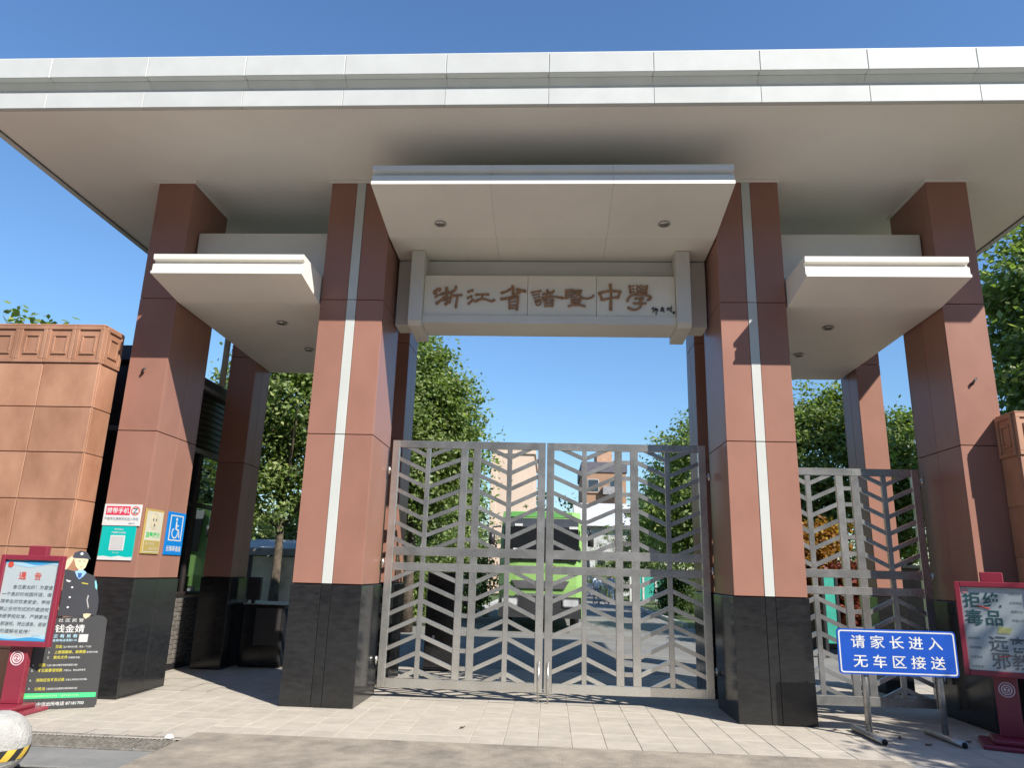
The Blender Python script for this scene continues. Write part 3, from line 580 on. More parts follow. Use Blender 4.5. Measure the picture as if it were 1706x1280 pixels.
text('社 区 民 警', .245, .938, Y0, .038, SWHITE, st, width=.25); text('钱金婧', .225, .848, Y0, .088, SWHITE, st, width=.29, bold=.009)
text('正 看 易 看', .222, .768, Y0, .036, CY2, st, width=.235); text('直报电话请拨110', .222, .722, Y0, .028, CY2, st, width=.235)
box('blank_patch', .475, .565, -.015, -.0125, .70, .785, pc('patch_grey', (.5, .5, .49)), st, 0)
LN = [(.655, '交友', '加入转账的付费，陌生一下立刻'), (.595, '上原假期单，邮费需', '冒领的诈骗，'), (.54, '数失文件', '的都是诈骗。'), (.462, '借款', '凡是小额APP要求转账的都是诈骗！'), (.405, '不见面要领钱款', '凡是QQ、微信自称老师'), (.305, '消除征信不良记录', '凡是以消除名义的诈骗，'), (.215, '公检法', '凡是自称打电话要求你转账的都是诈骗！')]
for i, (z, yl, wt) in enumerate(LN):
    x = .20 if i < 3 else .07
    text(yl, x + .06, z, Y0, .036, YEL, st, width=.04 * len(yl) * .85, bold=.01); text(wt, x + .07 + .034 * len(yl), z - .004, Y0, .022, SWHITE, st, width=min(.30, .0195 * len(wt)))
    text('%d.' % (i + 1), x, z, Y0, .022, SWHITE, st)
plate('green_band', D['green'], -.0145, -.0125, pc('band_green', (.06, .55, .20)), st)
text('城中派出所服务社区电话', .06, .140, -.0150, .018, pc('print_lime', (.5, .8, .3)), st, width=.3); text('87181110', .40, .138, -.0150, .018, pc('print_lime', (.5, .8, .3)), st, width=.16)
text('城中派出所电话 87181700', .13, .055, Y0, .042, SWHITE, st, width=.50, bold=.01)
for x in (.15, .6): box('prop_strut', x - .015, x + .015, .012, .24, .0, .02, DARK, st, 0)
box('rear_brace', .13, .63, .001, .012, .0, .9, DARK, st, 0)
st.location = (-5.78, 8.24, .006); st.rotation_euler.z = math.radians(29)

# ------------------------------------------------------------------ plaques on the outer left column
p1 = thing('wall_plaque', (-5.46, 9.09, 2.05), 'white and red no-mobile-phone plaque above the teal poster', 'sign')
box('plate', -5.705, -5.215, 9.082, 9.0985, 2.05, 2.32, SWHITE, p1, .002)
box('red_field', -5.675, -5.36, 9.0795, 9.0815, 2.185, 2.295, pc('print_crimson', (.62, .03, .08)), p1, 0)
text('禁带手机', -5.665, 2.24, 9.0785, .075, SWHITE, p1, width=.295, bold=.02)
disc_y('ring', -5.29, 2.24, .058, 9.0795, 9.0815, REDP, p1, 28, .046); text('Z', -5.29, 2.24, 9.079, .07, GREYT, p1, align='CENTER', bold=.02)
text('严禁学生携带手机进入学校', -5.685, 2.135, 9.0805, .04, GREYT, p1, width=.45)
text('诸暨中学', -5.36, 2.08, 9.0805, .02, GREYT, p1)
p2 = thing('wall_poster', (-5.47, 9.09, 1.62), 'teal poster with a white square below the red and white plaque', 'poster')
TEAL = pc('teal_print', (.0, .42, .38), .4)
box('sheet', -5.695, -5.25, 9.086, 9.0985, 1.625, 2.042, TEAL, p2, .001)
plate('white_wave', [(-5.695, 1.6255), (-5.25, 1.6255), (-5.25, 1.668), (-5.33, 1.662), (-5.42, 1.678), (-5.52, 1.662), (-5.62, 1.675), (-5.695, 1.668)], 9.0835, 9.0855, SWHITE, p2)
box('white_square', -5.565, -5.375, 9.0835, 9.0855, 1.745, 1.93, SWHITE, p2, 0); box('grey_square', -5.552, -5.388, 9.0815, 9.083, 1.758, 1.917, pc('patch_grey', (.5, .5, .49)), p2, 0)
text('诸暨暨阳分院', -5.47, 2.005, 9.0845, .02, SWHITE, p2, align='CENTER', bold=.02); text('扫码填报 登记核验', -5.47, 1.965, 9.0845, .022, SWHITE, p2, align='CENTER', bold=.02); text('学校门卫登记', -5.47, 1.715, 9.0845, .014, SWHITE, p2, align='CENTER')
p3 = thing('wall_plaque', (-5.175, 9.35, 1.72), 'cream and gold plaque with a smiling oval face on the column side', 'sign')
xf = -5.185
box('plate', xf + .001, xf + .016, 9.125, 9.565, 1.715, 2.28, pc('plaque_gold', (.47, .33, .09), .35), p3, .003)
box('cream_field', xf + .0165, xf + .018, 9.155, 9.545, 1.735, 2.255, pc('plaque_cream', (.58, .55, .43)), p3, 0)
box('gold_field', xf + .0185, xf + .020, 9.165, 9.535, 1.75, 1.885, pc('plaque_gold2', (.42, .32, .09)), p3, 0)
def disc_x(name, cy, cz, ry, rz, x0, x1, m, parent, rin=0, n=28, a0=0, a1=2 * math.pi):
    vs, fs = [], []; full = abs(a1 - a0 - 2 * math.pi) < 1e-6; N = n if full else n + 1
    for f in (1, rin):
        for i in range(N): a = a0 + (a1 - a0) * i / n; vs.append((0, ry * f * math.cos(a), rz * f * math.sin(a)))
    vs += [(x1 - x0, v[1], v[2]) for v in vs[:]]
    for i in range(n):
        j = (i + 1) % N
        for q in ([i, j, N + j, N + i], [2 * N + i, 3 * N + i, 3 * N + j, 2 * N + j], [i, 2 * N + i, 2 * N + j, j]):
            fs.append(q)
    return fromdata(name, vs, fs, m, parent, (x0, cy, cz))
disc_x('oval', 9.35, 2.13, .105, .105, xf + .0185, xf + .020, pc('face_tan', (.62, .5, .33)), p3, .93); disc_x('oval_face', 9.35, 2.13, .085, .09, xf + .0185, xf + .0195, pc('face_cream', (.6, .53, .37)), p3, .02)
for dy in (-.035, .035): disc_x('eye', 9.35 + dy, 2.15, .014, .02, xf + .0205, xf + .022, GREYT, p3, .02, 10)
disc_x('mouth', 9.35, 2.08, .016, .022, xf + .0205, xf + .022, GREYT, p3, .02, 10)
text('温馨提示', 9.35, 1.955, xf + .0195, .07, GRN, p3, width=.34, align='CENTER', bold=.02, face='+X')
text('进入校园', 9.30, 1.845, xf + .021, .04, pc('plaque_cream', (.58, .55, .43)), p3, width=.22, align='CENTER', face='+X'); text('请出示证件', 9.40, 1.785, xf + .021, .04, pc('plaque_cream', (.58, .55, .43)), p3, width=.22, align='CENTER', face='+X')
p4 = thing('wall_plaque', (-5.175, 9.93, 1.72), 'blue wheelchair access plaque at the rear of the column side', 'sign')
BLU2 = pc('access_blue', (.0, .19, .58), .35)
box('plate', xf + .001, xf + .014, 9.69, 10.165, 1.715, 2.29, BLU2, p4, .003)
xx = xf + .0145
for a, b, c, d in ((9.755, 10.10, 2.235, 2.25), (9.755, 10.10, 1.905, 1.92), (9.755, 9.775, 1.9205, 2.2345), (10.08, 10.10, 1.9205, 2.2345)): box('border', xx, xx + .002, a, b, c, d, SWHITE, p4, 0)
disc_x('symbol_head', 9.925, 2.195, .022, .022, xx, xx + .002, SWHITE, p4, .02, 16)
disc_x('symbol_wheel', 9.91, 2.01, .085, .075, xx, xx + .002, SWHITE, p4, .78, 28, math.radians(120), math.radians(375))
for pts in ([(9.91, 2.165), (9.94, 2.165), (9.95, 2.07), (9.915, 2.06)], [(9.9455, 2.12), (9.995, 2.115), (9.995, 2.10), (9.947, 2.10)], [(9.916, 2.0585), (9.9505, 2.0685), (10.01, 2.06), (10.0, 2.035)], [(10.0005, 2.058), (10.02, 2.05), (10.05, 1.95), (10.025, 1.945)]):
    fromdata('symbol_limb', [(0, a - 9.95, b - 2.05) for a, b in pts] + [(.002, a - 9.95, b - 2.05) for a, b in pts], [[0, 1, 2, 3], [4, 5, 6, 7], [0, 1, 5, 4], [1, 2, 6, 5], [2, 3, 7, 6], [3, 0, 4, 7]], SWHITE, p4, (xx, 9.95, 2.05))
text('无障碍通道', 9.93, 1.80, xx + .001, .075, SWHITE, p4, width=.40, align='CENTER', bold=.012, face='+X')

# ------------------------------------------------------------------ blue sign on pipe feet
bs = thing('blue_sign', (3.78, 8.58, 0), 'blue rectangular parents sign with white lettering on two pipe feet', 'sign')
def rrect(x0, x1, z0, z1, r, n=6):
    P = []
    for cx, cz, a in ((x1 - r, z1 - r, 0), (x0 + r, z1 - r, 90), (x0 + r, z0 + r, 180), (x1 - r, z0 + r, 270)):
        P += [(cx + r * math.cos(math.radians(a + 90 * i / n)), cz + r * math.sin(math.radians(a + 90 * i / n))) for i in range(n + 1)]
    return P
panel = plate('panel', rrect(3.15, 4.41, .645, 1.115, .035), 8.545, 8.56, BLUE, bs)
o_, i_ = rrect(3.165, 4.395, .66, 1.10, .028), rrect(3.179, 4.381, .674, 1.086, .02); n_ = len(o_)
fromdata('white_border', [(x - 3.78, 0, z - .88) for x, z in o_ + i_], [[i, (i + 1) % n_, n_ + (i + 1) % n_, n_ + i] for i in range(n_)], SWHITE, panel, (3.78, 8.5435, .88))
text('请 家 长 进 入', 3.78, .985, 8.543, .135, SWHITE, panel, width=.97, align='CENTER', bold=.010)
text('无 车 区 接 送', 3.79, .785, 8.543, .135, SWHITE, panel, width=.97, align='CENTER', bold=.010)
for x in (3.43, 4.22):
    tubes('post', [[(x, 8.60, .07, .033), (x, 8.60, 1.05, .033)]], GALV, bs, 16, (x, 8.6, .1))
    f = tubes('foot_pipe', [[(x - .03, 8.95, .038, .036), (x + .0, 8.24, .038, .036)]], GALV, bs, 16, (x, 8.6, .038))
    tubes('pipe_mouth', [[(x, 8.2395, .038, .030), (x, 8.2385, .038, .030)]], mat('pipe_hole', (.01, .01, .01), rough=.9), f, 16, (x, 8.239, .038))
    for z in (.15, .17): tubes('bolt', [[(x - .012, 8.563, z, .006), (x - .012, 8.555, z, .006)]], DARK, bs, 8, (x, 8.56, z))

# ------------------------------------------------------------------ drain grating, sphere bollard, litter
gt = thing('drain_grating', (-5.2, 7.05, 0), 'long dark steel drain grating across the left forecourt', 'grating')
box('channel', -8.8, -3.46, 6.80, 7.32, -.14, -.035, mat('drain_dark', (.012, .012, .012), rough=.9), gt, 0)
GR = mat('grate_iron', (.26, .235, .20), rough=.6, metal=.2, var=.25, scale=12)
for y in (6.795, 7.285): box('frame_bar', -8.8, -3.45, y, y + .035, -.03, .008, GR, gt, .003)
gbar = boxmesh('grate_bar', .016, .45, .03, GR, .002)
for i in range(128): link(bpy.data.objects.new('grate_bar', gbar), gt, (-3.49 - i * .0415, 7.057, -.012))
box('cross_bar', -8.8, -3.46, 6.95, 6.96, -.03, -.004, GR, gt, 0); box('cross_bar', -8.8, -3.46, 7.15, 7.16, -.03, -.004, GR, gt, 0)
for i in range(8):
    for y in (6.812, 7.302): tubes('bolt_head', [[(-3.65 - i * .34, y, .008, .016), (-3.65 - i * .34, y, .014, .014)]], GALV, gt, 8, (-3.65 - i * .34, y, .01))
sp = thing('sphere_bollard', (-4.22, 5.86, 0), 'pale stone sphere bollard with yellow and black stripes at the lower left', 'bollard')
def ball(name, c, r, m, parent, bands=None):
    bm = bmesh.new(); bmesh.ops.create_uvsphere(bm, u_segments=40, v_segments=24, radius=r)
    me = bpy.data.meshes.new(name); bm.to_mesh(me); bm.free(); me.materials.append(m)
    for p in me.polygons: p.use_smooth = True
    return link(bpy.data.objects.new(name, me), parent, c)
ball('ball', (-4.22, 5.86, .232), .23, mat('sphere_stone', (.40, .39, .36), rough=.9, var=.1, scale=9, detail=9, bump=.6, bscale=50), sp)
for i in range(22):
    a0 = 2 * math.pi * i / 22; vs = []; fs = []
    for j in range(5):
        zz = -.10 + .08 * j / 4; rr = math.sqrt(.23 ** 2 - zz * zz) + .0025
        for k in range(4): a = a0 + 2 * math.pi / 22 * k / 3 + (zz + .12) * 2.6; vs.append((rr * math.cos(a), rr * math.sin(a), zz))
    for j in range(4):
        for k in range(3): fs.append([j * 4 + k, j * 4 + k + 1, j * 4 + k + 5, j * 4 + k + 4])
    fromdata('stripe', vs, fs, pc('stripe_yellow', (.72, .48, .06)) if i % 2 else pc('stripe_black', (.03, .03, .03)), sp, (-4.22, 5.86, .232), True)
tubes('plinth', [[(-4.22, 5.86, -.03, .16), (-4.22, 5.86, .025, .15)]], CONC, sp, 24, (-4.22, 5.86, 0))
lt = bpy.data.objects.new('x', None); bpy.data.objects.remove(lt)
tr_ = fromdata('crumpled_tissue', [(-.035, -.025, 0), (.03, -.03, 0), (.045, .015, .0), (-.015, .035, 0), (-.02, 0, .03), (.022, .0, .036)], [[0, 1, 5, 4], [1, 2, 5], [2, 3, 4, 5], [3, 0, 4], [0, 3, 2, 1]], SWHITE, None, (-3.56, 7.26, .012))
props(tr_, 'small crumpled white tissue at the end of the drain grating', 'litter')
LEAFD = mat('dry_leaf', (.10, .06, .03), rough=.8, var=.2)
for i, (x, y, a, lb) in enumerate(((3.9, 8.32, .3, 'curled dry leaf lying between the pipe feet of the blue sign, nearest the camera'), (3.75, 8.62, 1.2, 'dry leaf on the pavers directly under the blue sign'), (3.62, 8.9, 2, 'dry leaf on the pavers just behind the blue sign'), (3.18, 8.93, 2.8, 'dry leaf between the right inner column and the blue sign'), (-.9, 8.25, .8, 'tiny dark leaf alone on the sunny pavers before the gate'), (4.42, 8.55, .5, 'dry leaf between the blue sign and the right notice board'))):
    s = .75 if i == 4 else 1
    o = fromdata('dry_leaf', [(-.05 * s, 0, .004), (-.015 * s, -.02 * s, .016), (.03 * s, -.015 * s, .01), (.055 * s, 0, .022), (.03 * s, .016 * s, .012), (-.015 * s, .02 * s, .018), (0, 0, .004)], [[0, 1, 6], [1, 2, 6], [2, 3, 6], [3, 4, 6], [4, 5, 6], [5, 0, 6]], LEAFD, None, (x, y, .006))
    o.rotation_euler.z = a; props(o, lb, 'leaf', 'fallen dry leaves')

# ------------------------------------------------------------------ trees and shrubs
def crown_mesh(name, ells, nclump, nleaf, size, seed, spread=.45, flat=.35):
    r = np.random.default_rng(seed); E = np.array(ells, float); vol = E[:, 3] * E[:, 4] * E[:, 5]
    idx = r.choice(len(E), nclump, p=vol / vol.sum())
    d = r.normal(size=(nclump, 3)); d /= np.linalg.norm(d, axis=1)[:, None]
    rad = r.uniform(.25, 1, nclump) ** .5
    C = E[idx, :3] + d * rad[:, None] * E[idx, 3:6] * (1 + r.normal(0, .13, nclump))[:, None]
    cs = spread * r.uniform(.5, 1.25, nclump)
    P = np.repeat(C, nleaf, 0) + r.normal(size=(nclump * nleaf, 3)) * np.repeat(cs, nleaf)[:, None] * np.array([1, 1, .75]) * .6
    N = len(P); nrm = r.normal(size=(N, 3)); nrm[:, 2] = np.abs(nrm[:, 2]) + flat
    nrm += np.repeat(d, nleaf, 0) * .5
    nrm /= np.linalg.norm(nrm, axis=1)[:, None]
    t = r.normal(size=(N, 3)); t -= nrm * (t * nrm).sum(1)[:, None]; t /= np.linalg.norm(t, axis=1)[:, None]; b = np.cross(nrm, t)
    L = (size * r.uniform(.6, 1.35, N))[:, None]
    V = np.stack([P - t * L * .5, P + b * L * .28 - nrm * L * .06, P + t * L * .5 - nrm * L * .12, P - b * L * .28 - nrm * L * .06], 1).reshape(-1, 3)
    me = bpy.data.meshes.new(name); me.vertices.add(4 * N); me.vertices.foreach_set('co', V.astype(np.float32).ravel())
    me.loops.add(4 * N); me.loops.foreach_set('vertex_index', np.arange(4 * N, dtype=np.int32))
    me.polygons.add(N); me.polygons.foreach_set('loop_start', np.arange(0, 4 * N, 4, dtype=np.int32)); me.polygons.foreach_set('loop_total', np.full(N, 4, np.int32))
    me.update(calc_edges=True); return me, C
LG = {'mid': leafmat('leaf_mid', (.22, .29, .10), (.42, .44, .19)), 'dark': leafmat('leaf_dark', (.08, .125, .04), (.17, .21, .06)), 'bright': leafmat('leaf_bright', (.22, .285, .09), (.42, .44, .16)), 'far': leafmat('leaf_far', (.10, .15, .055), (.19, .23, .08)), 'autumn': leafmat('leaf_autumn', (.36, .16, .03), (.50, .33, .05)), 'red': leafmat('leaf_red', (.22, .05, .03), (.35, .12, .06))}
def tree(name, label, x, y, h, ells, m, nclump, nleaf, size, seed, tr=.13, spread=.5, cat='tree', group=None, lean=0, white=False, fork=None):
    """ells relative to the base: (dx,dy,z,rx,ry,rz)"""
    t = thing(name, (x, y, 0), label, cat, group)
    me, C = crown_mesh('crown', ells, nclump, nleaf, size, seed, spread); me.materials.append(LG[m])
    link(bpy.data.objects.new('crown', me), t, (x, y, 0))
    rr = random.Random(seed); top = max(e[2] for e in ells); low = min(e[2] - e[5] for e in ells); fk = fork or max(.25 * h, low)
    segs = [[(lean * k / 6 + rr.uniform(-.03, .03) * (k > 0), rr.uniform(-.03, .03) * (k > 0), top * k / 6, max(.02, tr * (1.25 if k == 0 else 1 - k / 6.6))) for k in range(7)]]
    for q in rr.sample(range(len(C)), min(14, len(C))):
        c = C[q]; f = rr.uniform(.35, .8); zb = min(max(fk, c[2] * f), top * .95)
        p0 = (lean * zb / top, 0, zb); mid = ((p0[0] + c[0]) / 2, c[1] / 2, (zb + c[2]) / 2 + .1)
        segs.append([(*p0, tr * .42), (*mid, tr * .25), (c[0], c[1], c[2], tr * .06)])
    tubes('trunk', segs, BARK, t, 8, (0, 0, 0)).location = (0, 0, 0)
    if white: tubes('whitewash', [[(0, 0, .02, tr * 1.3), (lean * .1, 0, 1.0, tr * 1.12)]], mat('whitewash', (.6, .59, .55), rough=.9, var=.1, scale=8), t, 10, (0, 0, 0)).location = (0, 0, 0)
    return t
GRT = 'trees on the campus behind the gate'
tree('camphor_tree', 'tall leafy green tree filling the opening beside the left inner column', -3.9, 20.5, 8.6, [(-.1, 0, 5.2, 1.6, 1.5, 2.5), (.75, .2, 5.2, 1.05, 1.1, 1.5), (-.3, 0, 7.5, 1.0, 1.0, 1.3), (.45, 0, 7.2, .6, .6, .9), (1.05, 0, 6.2, .75, .8, 1.0), (1.65, 0, 4.3, .6, .6, .6), (-.5, .2, 3.4, 1.2, 1.1, 1.0)], 'mid', 560, 85, .14, 1, .16, .42, group=GRT)
tree('camphor_tree', 'green tree further up the road, behind the tall left tree', -5.0, 29, 9, [(0, 0, 5.2, 2.2, 2.2, 2.4), (.9, 0, 4.0, 1.6, 1.4, 1.4), (.2, 0, 7.0, 1.4, 1.2, 1.3)], 'mid', 200, 60, .2, 2, .16, .55, group=GRT)
tree('camphor_tree', 'shaded dark tree seen between the two left columns', -7.0, 18.8, 9, [(0, 0, 6.2, 1.8, 1.7, 1.9), (-1.1, 0, 4.6, 1.4, 1.3, 1.2), (.7, .2, 4.2, 1.2, 1.0, 1.3), (-.3, -.5, 3.3, 1.3, .9, .75)], 'mid', 420, 80, .14, 3, .15, .45, group=GRT)
tree('camphor_tree', 'dense green tree behind the right gate leaf', 6.3, 30, 9, [(0, 0, 5.2, 2.4, 2.2, 2.6), (-1.0, 0, 4.0, 1.7, 1.5, 1.5), (.2, 0, 7.2, 1.4, 1.4, 1.2)], 'bright', 330, 80, .18, 4, .17, .55, group=GRT, white=True)
tree('camphor_tree', 'round green tree above the side gate', 8.0, 21.5, 7.2, [(0, 0, 5.0, 1.7, 1.6, 2.0), (-.6, 0, 3.6, 1.3, 1.2, 1.1), (.3, 0, 6.2, 1.1, 1.1, .9)], 'bright', 300, 85, .145, 5, .15, .42, group=GRT)
tree('camphor_tree', 'green tree beside the rear right column', 10.6, 22.5, 7, [(0, 0, 4.9, 1.2, 1.3, 1.7), (-.3, 0, 3.4, 1.2, 1.2, 1.0), (.4, 0, 6.0, .8, .8, .8)], 'mid', 220, 80, .15, 6, .14, .42, group=GRT)
tree('camphor_tree', 'big glossy tree at the right edge above the tile wall', 12.7, 16.6, 12, [(0, 0, 6.8, 2.4, 2.3, 3.4), (-1.0, 0, 8.2, 1.5, 1.5, 2.0), (-.9, -.4, 5.0, 1.6, 1.5, 1.8), (.6, 0, 9.6, 1.5, 1.5, 1.5)], 'mid', 560, 80, .20, 7, .22, .5, group=GRT)
tree('camphor_tree', 'treetop showing over the tall left tile wall', -15.2, 19, 8.3, [(0, 0, 6.2, 2.8, 2, 2.0), (-2.2, 0, 6.4, 1.6, 1.6, 1.6), (1.6, 0, 6.4, 1.4, 1.4, 1.5)], 'bright', 130, 60, .24, 8, .18, .55, group=GRT)
k = 0
for x, y, h, lb in ((7.4, 38, 9, 'first whitewashed roadside tree beyond the dense right tree'), (7.9, 47, 10, 'second whitewashed roadside tree beyond the dense right tree'), (8.3, 58, 10, 'last whitewashed roadside tree beyond the dense right tree'), (-6.2, 39, 9, 'small tree on the left verge level with the second road bend'), (-6.8, 50, 9, 'distant tree on the left verge near the beige building')):
    k += 1; tree('roadside_tree', lb, x, y, h, [(0, 0, h * .6, 2.3, 2.3, h * .28), (-.8, 0, h * .5, 1.6, 1.6, h * .18), (.5, 0, h * .78, 1.4, 1.4, h * .14)], 'far', 110, 55, .26, 20 + k, .17, .6, group=GRT, white=x > 0)
for i, (x, y, s, m, lb) in enumerate(((-10.3, 24, 1.25, 'bright', 'bright shrub at the left end of the hedge behind the shed'), (-8.9, 24.6, 1.3, 'bright', 'bright shrub in the hedge middle behind the shed'), (-7.5, 24.2, 1.2, 'bright', 'bright shrub at the right end of the hedge behind the shed'), (6.4, 18.6, .8, 'autumn', 'orange leaved shrub over the side gate'), (6.9, 18.0, .55, 'red', 'reddish shrub behind the slats of the side gate'), (5.6, 34, .8, 'dark', 'low dark shrub at the foot of the right hand trees'), (-3.25, 26.5, 1.25, 'mid', 'tall shrub on the left verge beside the bus'), (-5.8, 33, 1.6, 'dark', 'big dark shrub on the left verge behind the bus front'), (6.6, 36, 1.7, 'mid', 'big round shrub in front of the green fence'), (6.0, 52, 2.2, 'dark', 'tall dark shrub behind the walkers'), (-12.6, 27, 1.8, 'mid', 'large shrub left of the white van'), (-4.7, 23.0, 1.2, 'mid', 'low shrub at the foot of the tall left tree'), (4.9, 58, 2.6, 'mid', 'tall green shrub below the low white roof'), (-2.2, 55, 2.6, 'mid', 'tall green shrub at the foot of the beige block'))):
    t = thing('shrub', (x, y, 0), lb, 'shrub', 'shrubs behind the gate')
    zc = {0: 2.3, 1: 2.5, 2: 2.4, 3: 2.55, 4: 1.7, 6: 1.9, 9: 2.6, 12: 3.0, 13: 3.6}.get(i, 1.25 * s); rz_ = {0: 1.5, 1: 1.6, 2: 1.5, 3: .44, 4: .3, 6: 1.7, 9: 2.4, 12: 2.6, 13: 3.2}.get(i, s)
    me, C = crown_mesh('foliage', [(0, 0, zc, .95 * s, .8 * s, rz_), (.2, 0, zc * .6, .85 * s, .8 * s, max(.3, rz_ * .7))], 110, 70, .13, 60 + i, .3); me.materials.append(LG[m])
    link(bpy.data.objects.new('foliage', me), t, (x, y, 0))
    tubes('stem', [[(0, 0, 0, .05), (.03, 0, zc * .6, .04), (.0, .02, zc, .02)], [(0, 0, .1, .03), (.3 * s, .1, zc, .012)], [(0, 0, .1, .03), (-.35 * s, -.1, zc * .9, .012)]], BARK, t, 7).location = (0, 0, 0)
# street tree standing right of the camera: it shades the right foreground
tree('street_tree', 'street tree standing just outside the right of the picture', 10.35, 3.3, 6.6, [(.1, 0, 5.4, 2.0, 1.8, 1.1), (-.95, .5, 5.0, 1.35, 1.1, .65), (.8, -.6, 6.0, 1.2, 1.2, .8)], 'mid', 330, 85, .2, 31, .13, .45)
# far belt of woodland
fw = props(link(bpy.data.objects.new('far_woodland', crown_mesh('far_woodland', [(-90 + 10 * i, 100 + (i % 3) * 6, 4.2, 7, 4, 5.2 + (i * 7 % 4) * .7) for i in range(20)], 1500, 40, .6, 77, 1.2)[0])), kind='stuff')
fw.data.materials.append(LG['far'])

# ------------------------------------------------------------------ bus
bus = thing('city_bus', (-.27, 25, 0), 'bright green city bus facing us behind the closed gate', 'bus')
BG = mat('bus_green', (.25, .43, .13), rough=.28, var=.04, scale=2, coat=.5); BGD = mat('bus_dark_green', (.10, .26, .06), rough=.3, var=.05, coat=.3); BGL = glassmat('bus_glass', (.10, .12, .13), .5)
bx0, bx1, by0, by1 = -1.48, .94, 21.6, 31.5
def bbody():
    prof = [(.42, 0), (1.0, 0), (1.3, -.02), (2.0, .03), (2.9, .12), (3.22, .2), (3.42, .42)]
    vs, fs = [], []
    rows = []
    for z, dy in prof:
        ins = 0 if z < 2.2 else .05 * (z - 2.2) / 1.2
        rows.append([(bx0 + ins, by1, z), (bx0 + ins, by0 + .22 + dy, z), (bx0 + .18 + ins, by0 + .05 + dy, z), (bx0 + .5, by0 + dy, z), (bx1 - .5, by0 + dy, z), (bx1 - .18 - ins, by0 + .05 + dy, z), (bx1 - ins, by0 + .22 + dy, z), (bx1 - ins, by1, z)])
    for r in rows: vs += r
    n = 8
    for i in range(len(rows) - 1):
        for k in range(n): fs.append([i * n + k, i * n + (k + 1) % n, (i + 1) * n + (k + 1) % n, (i + 1) * n + k])
    fs.append(list(range(n))); fs.append([(len(rows) - 1) * n + k for k in range(n)])
    return fromdata('body', [(x + .27, y - 25, z) for x, y, z in vs], fs, BG, bus, (-.27, 25, 0))
bbody()
def front(name, pts, off, m, th=.02, parent=bus):
    def yz(z): return by0 + np.interp(z, [.42, 1.3, 2.0, 2.9, 3.22, 3.42], [0, -.02, .03, .12, .2, .42]) - off
    n = len(pts); vs = [(x + .27, float(yz(z)) - 25, z) for x, z in pts] + [(x + .27, float(yz(z)) + th - 25, z) for x, z in pts]
    return fromdata(name, vs, [list(range(n)), list(range(2 * n - 1, n - 1, -1))] + [[i, (i + 1) % n, n + (i + 1) % n, n + i] for i in range(n)], m, parent, (-.27, 25, 0))
DK = mat('bus_black', (.012, .013, .015), rough=.12, var=.1)
ws = front('windshield', rrect(-1.36, .82, 1.98, 2.92, .06), .06, DK, .05)
front('destination_panel', rrect(-1.36, .82, 2.94, 3.2, .05), .06, mat('bus_visor', (.05, .055, .062), rough=.3), .05)
front('roof_cap', [(-1.2, 3.24), (.66, 3.24), (.62, 3.40), (-1.16, 3.40)], .03, BGD, .05)
box('route_plate', -1.05, -.82, by0 + .055, by0 + .06, 2.96, 3.03, SWHITE, bus, 0); box('route_plate', .55, .80, by0 + .055, by0 + .06, 2.90, 2.97, SWHITE, bus, 0)
box('dash_card', -1.08, -.9, by0 - .045, by0 - .04, 2.26, 2.32, SWHITE, bus, 0); box('dash_flag', .02, .28, by0 - .05, by0 - .045, 2.06, 2.16, REDP, bus, 0)
text('H I G E R', -.30, 1.79, by0 - .075, .09, GREYT, bus, width=1.0, align='CENTER', bold=.03)
disc_y('emblem', .12, 1.79, .06, by0 - .078, by0 - .05, mat('emblem_gold', (.5, .3, .06), rough=.3, metal=.6), bus, 20, .04)
front('grille', [(-1.1, 1.42), (.56, 1.42), (.42, 1.20), (-.96, 1.20)], .05, mat('bus_grille', (.10, .095, .10), rough=.4), .06)
front('bumper', [(-1.42, .98), (.90, .98), (.90, .40), (-1.44, .40)], .08, mat('bus_bumper', (.035, .035, .037), rough=.4), .09)
front('bumper_chrome', [(-.95, 1.06), (.4, 1.06), (.4, .99), (-.95, .99)], .07, GALV, .05)
for xa in (-1.38, .36):
    hl = front('headlight', rrect(xa, xa + .48, .70, .94, .05), .11, mat('lamp_rim', (.5, .5, .5), rough=.2, metal=.8), .04)
    front('headlight_lens', rrect(xa + .03, xa + .45, .73, .91, .04), .125, mat('headlamp_lens', (.75, .76, .76), rough=.1, metal=.4), .02, hl)
for s, x in ((-1, bx0), (1, bx1)):
    tubes('mirror', [[(x, by0 + .2, 2.95, .025), (x + s * .2, by0 - .1, 2.9, .025), (x + s * .22, by0 - .15, 2.75, .03)], [(x + s * .22, by0 - .15, 2.75, .09), (x + s * .22, by0 - .15, 2.4, .09)]], DARK, bus, 8, (x, by0, 2.8))
    for y in (24.3, 29.4):
        w_ = tubes('wheel', [[(x - s * .02, y, .48, .48), (x - s * .28, y, .48, .48)]], mat('tyre', (.02, .02, .02), rough=.9), bus, 20, (x, y, .48))
        tubes('rim', [[(x + s * .002, y, .48, .27), (x - s * .03, y, .48, .25)]], GALV, w_, 16, (x, y, .48))
    for i in range(6): box('side_window', x - .004 if s < 0 else x - .016, x + .016 if s < 0 else x + .004, 22.3 + i * 1.5, 23.65 + i * 1.5, 1.75, 2.85, DK, bus, 0)
for x0_, x1_ in ((-.9, -.1), (.35, -.2)): tubes('wiper', [[(x0_, by0 - .05, 2.0, .012), (x1_, by0 + .0, 2.35, .010)]], DARK, bus, 6, (x0_, by0, 2.0))

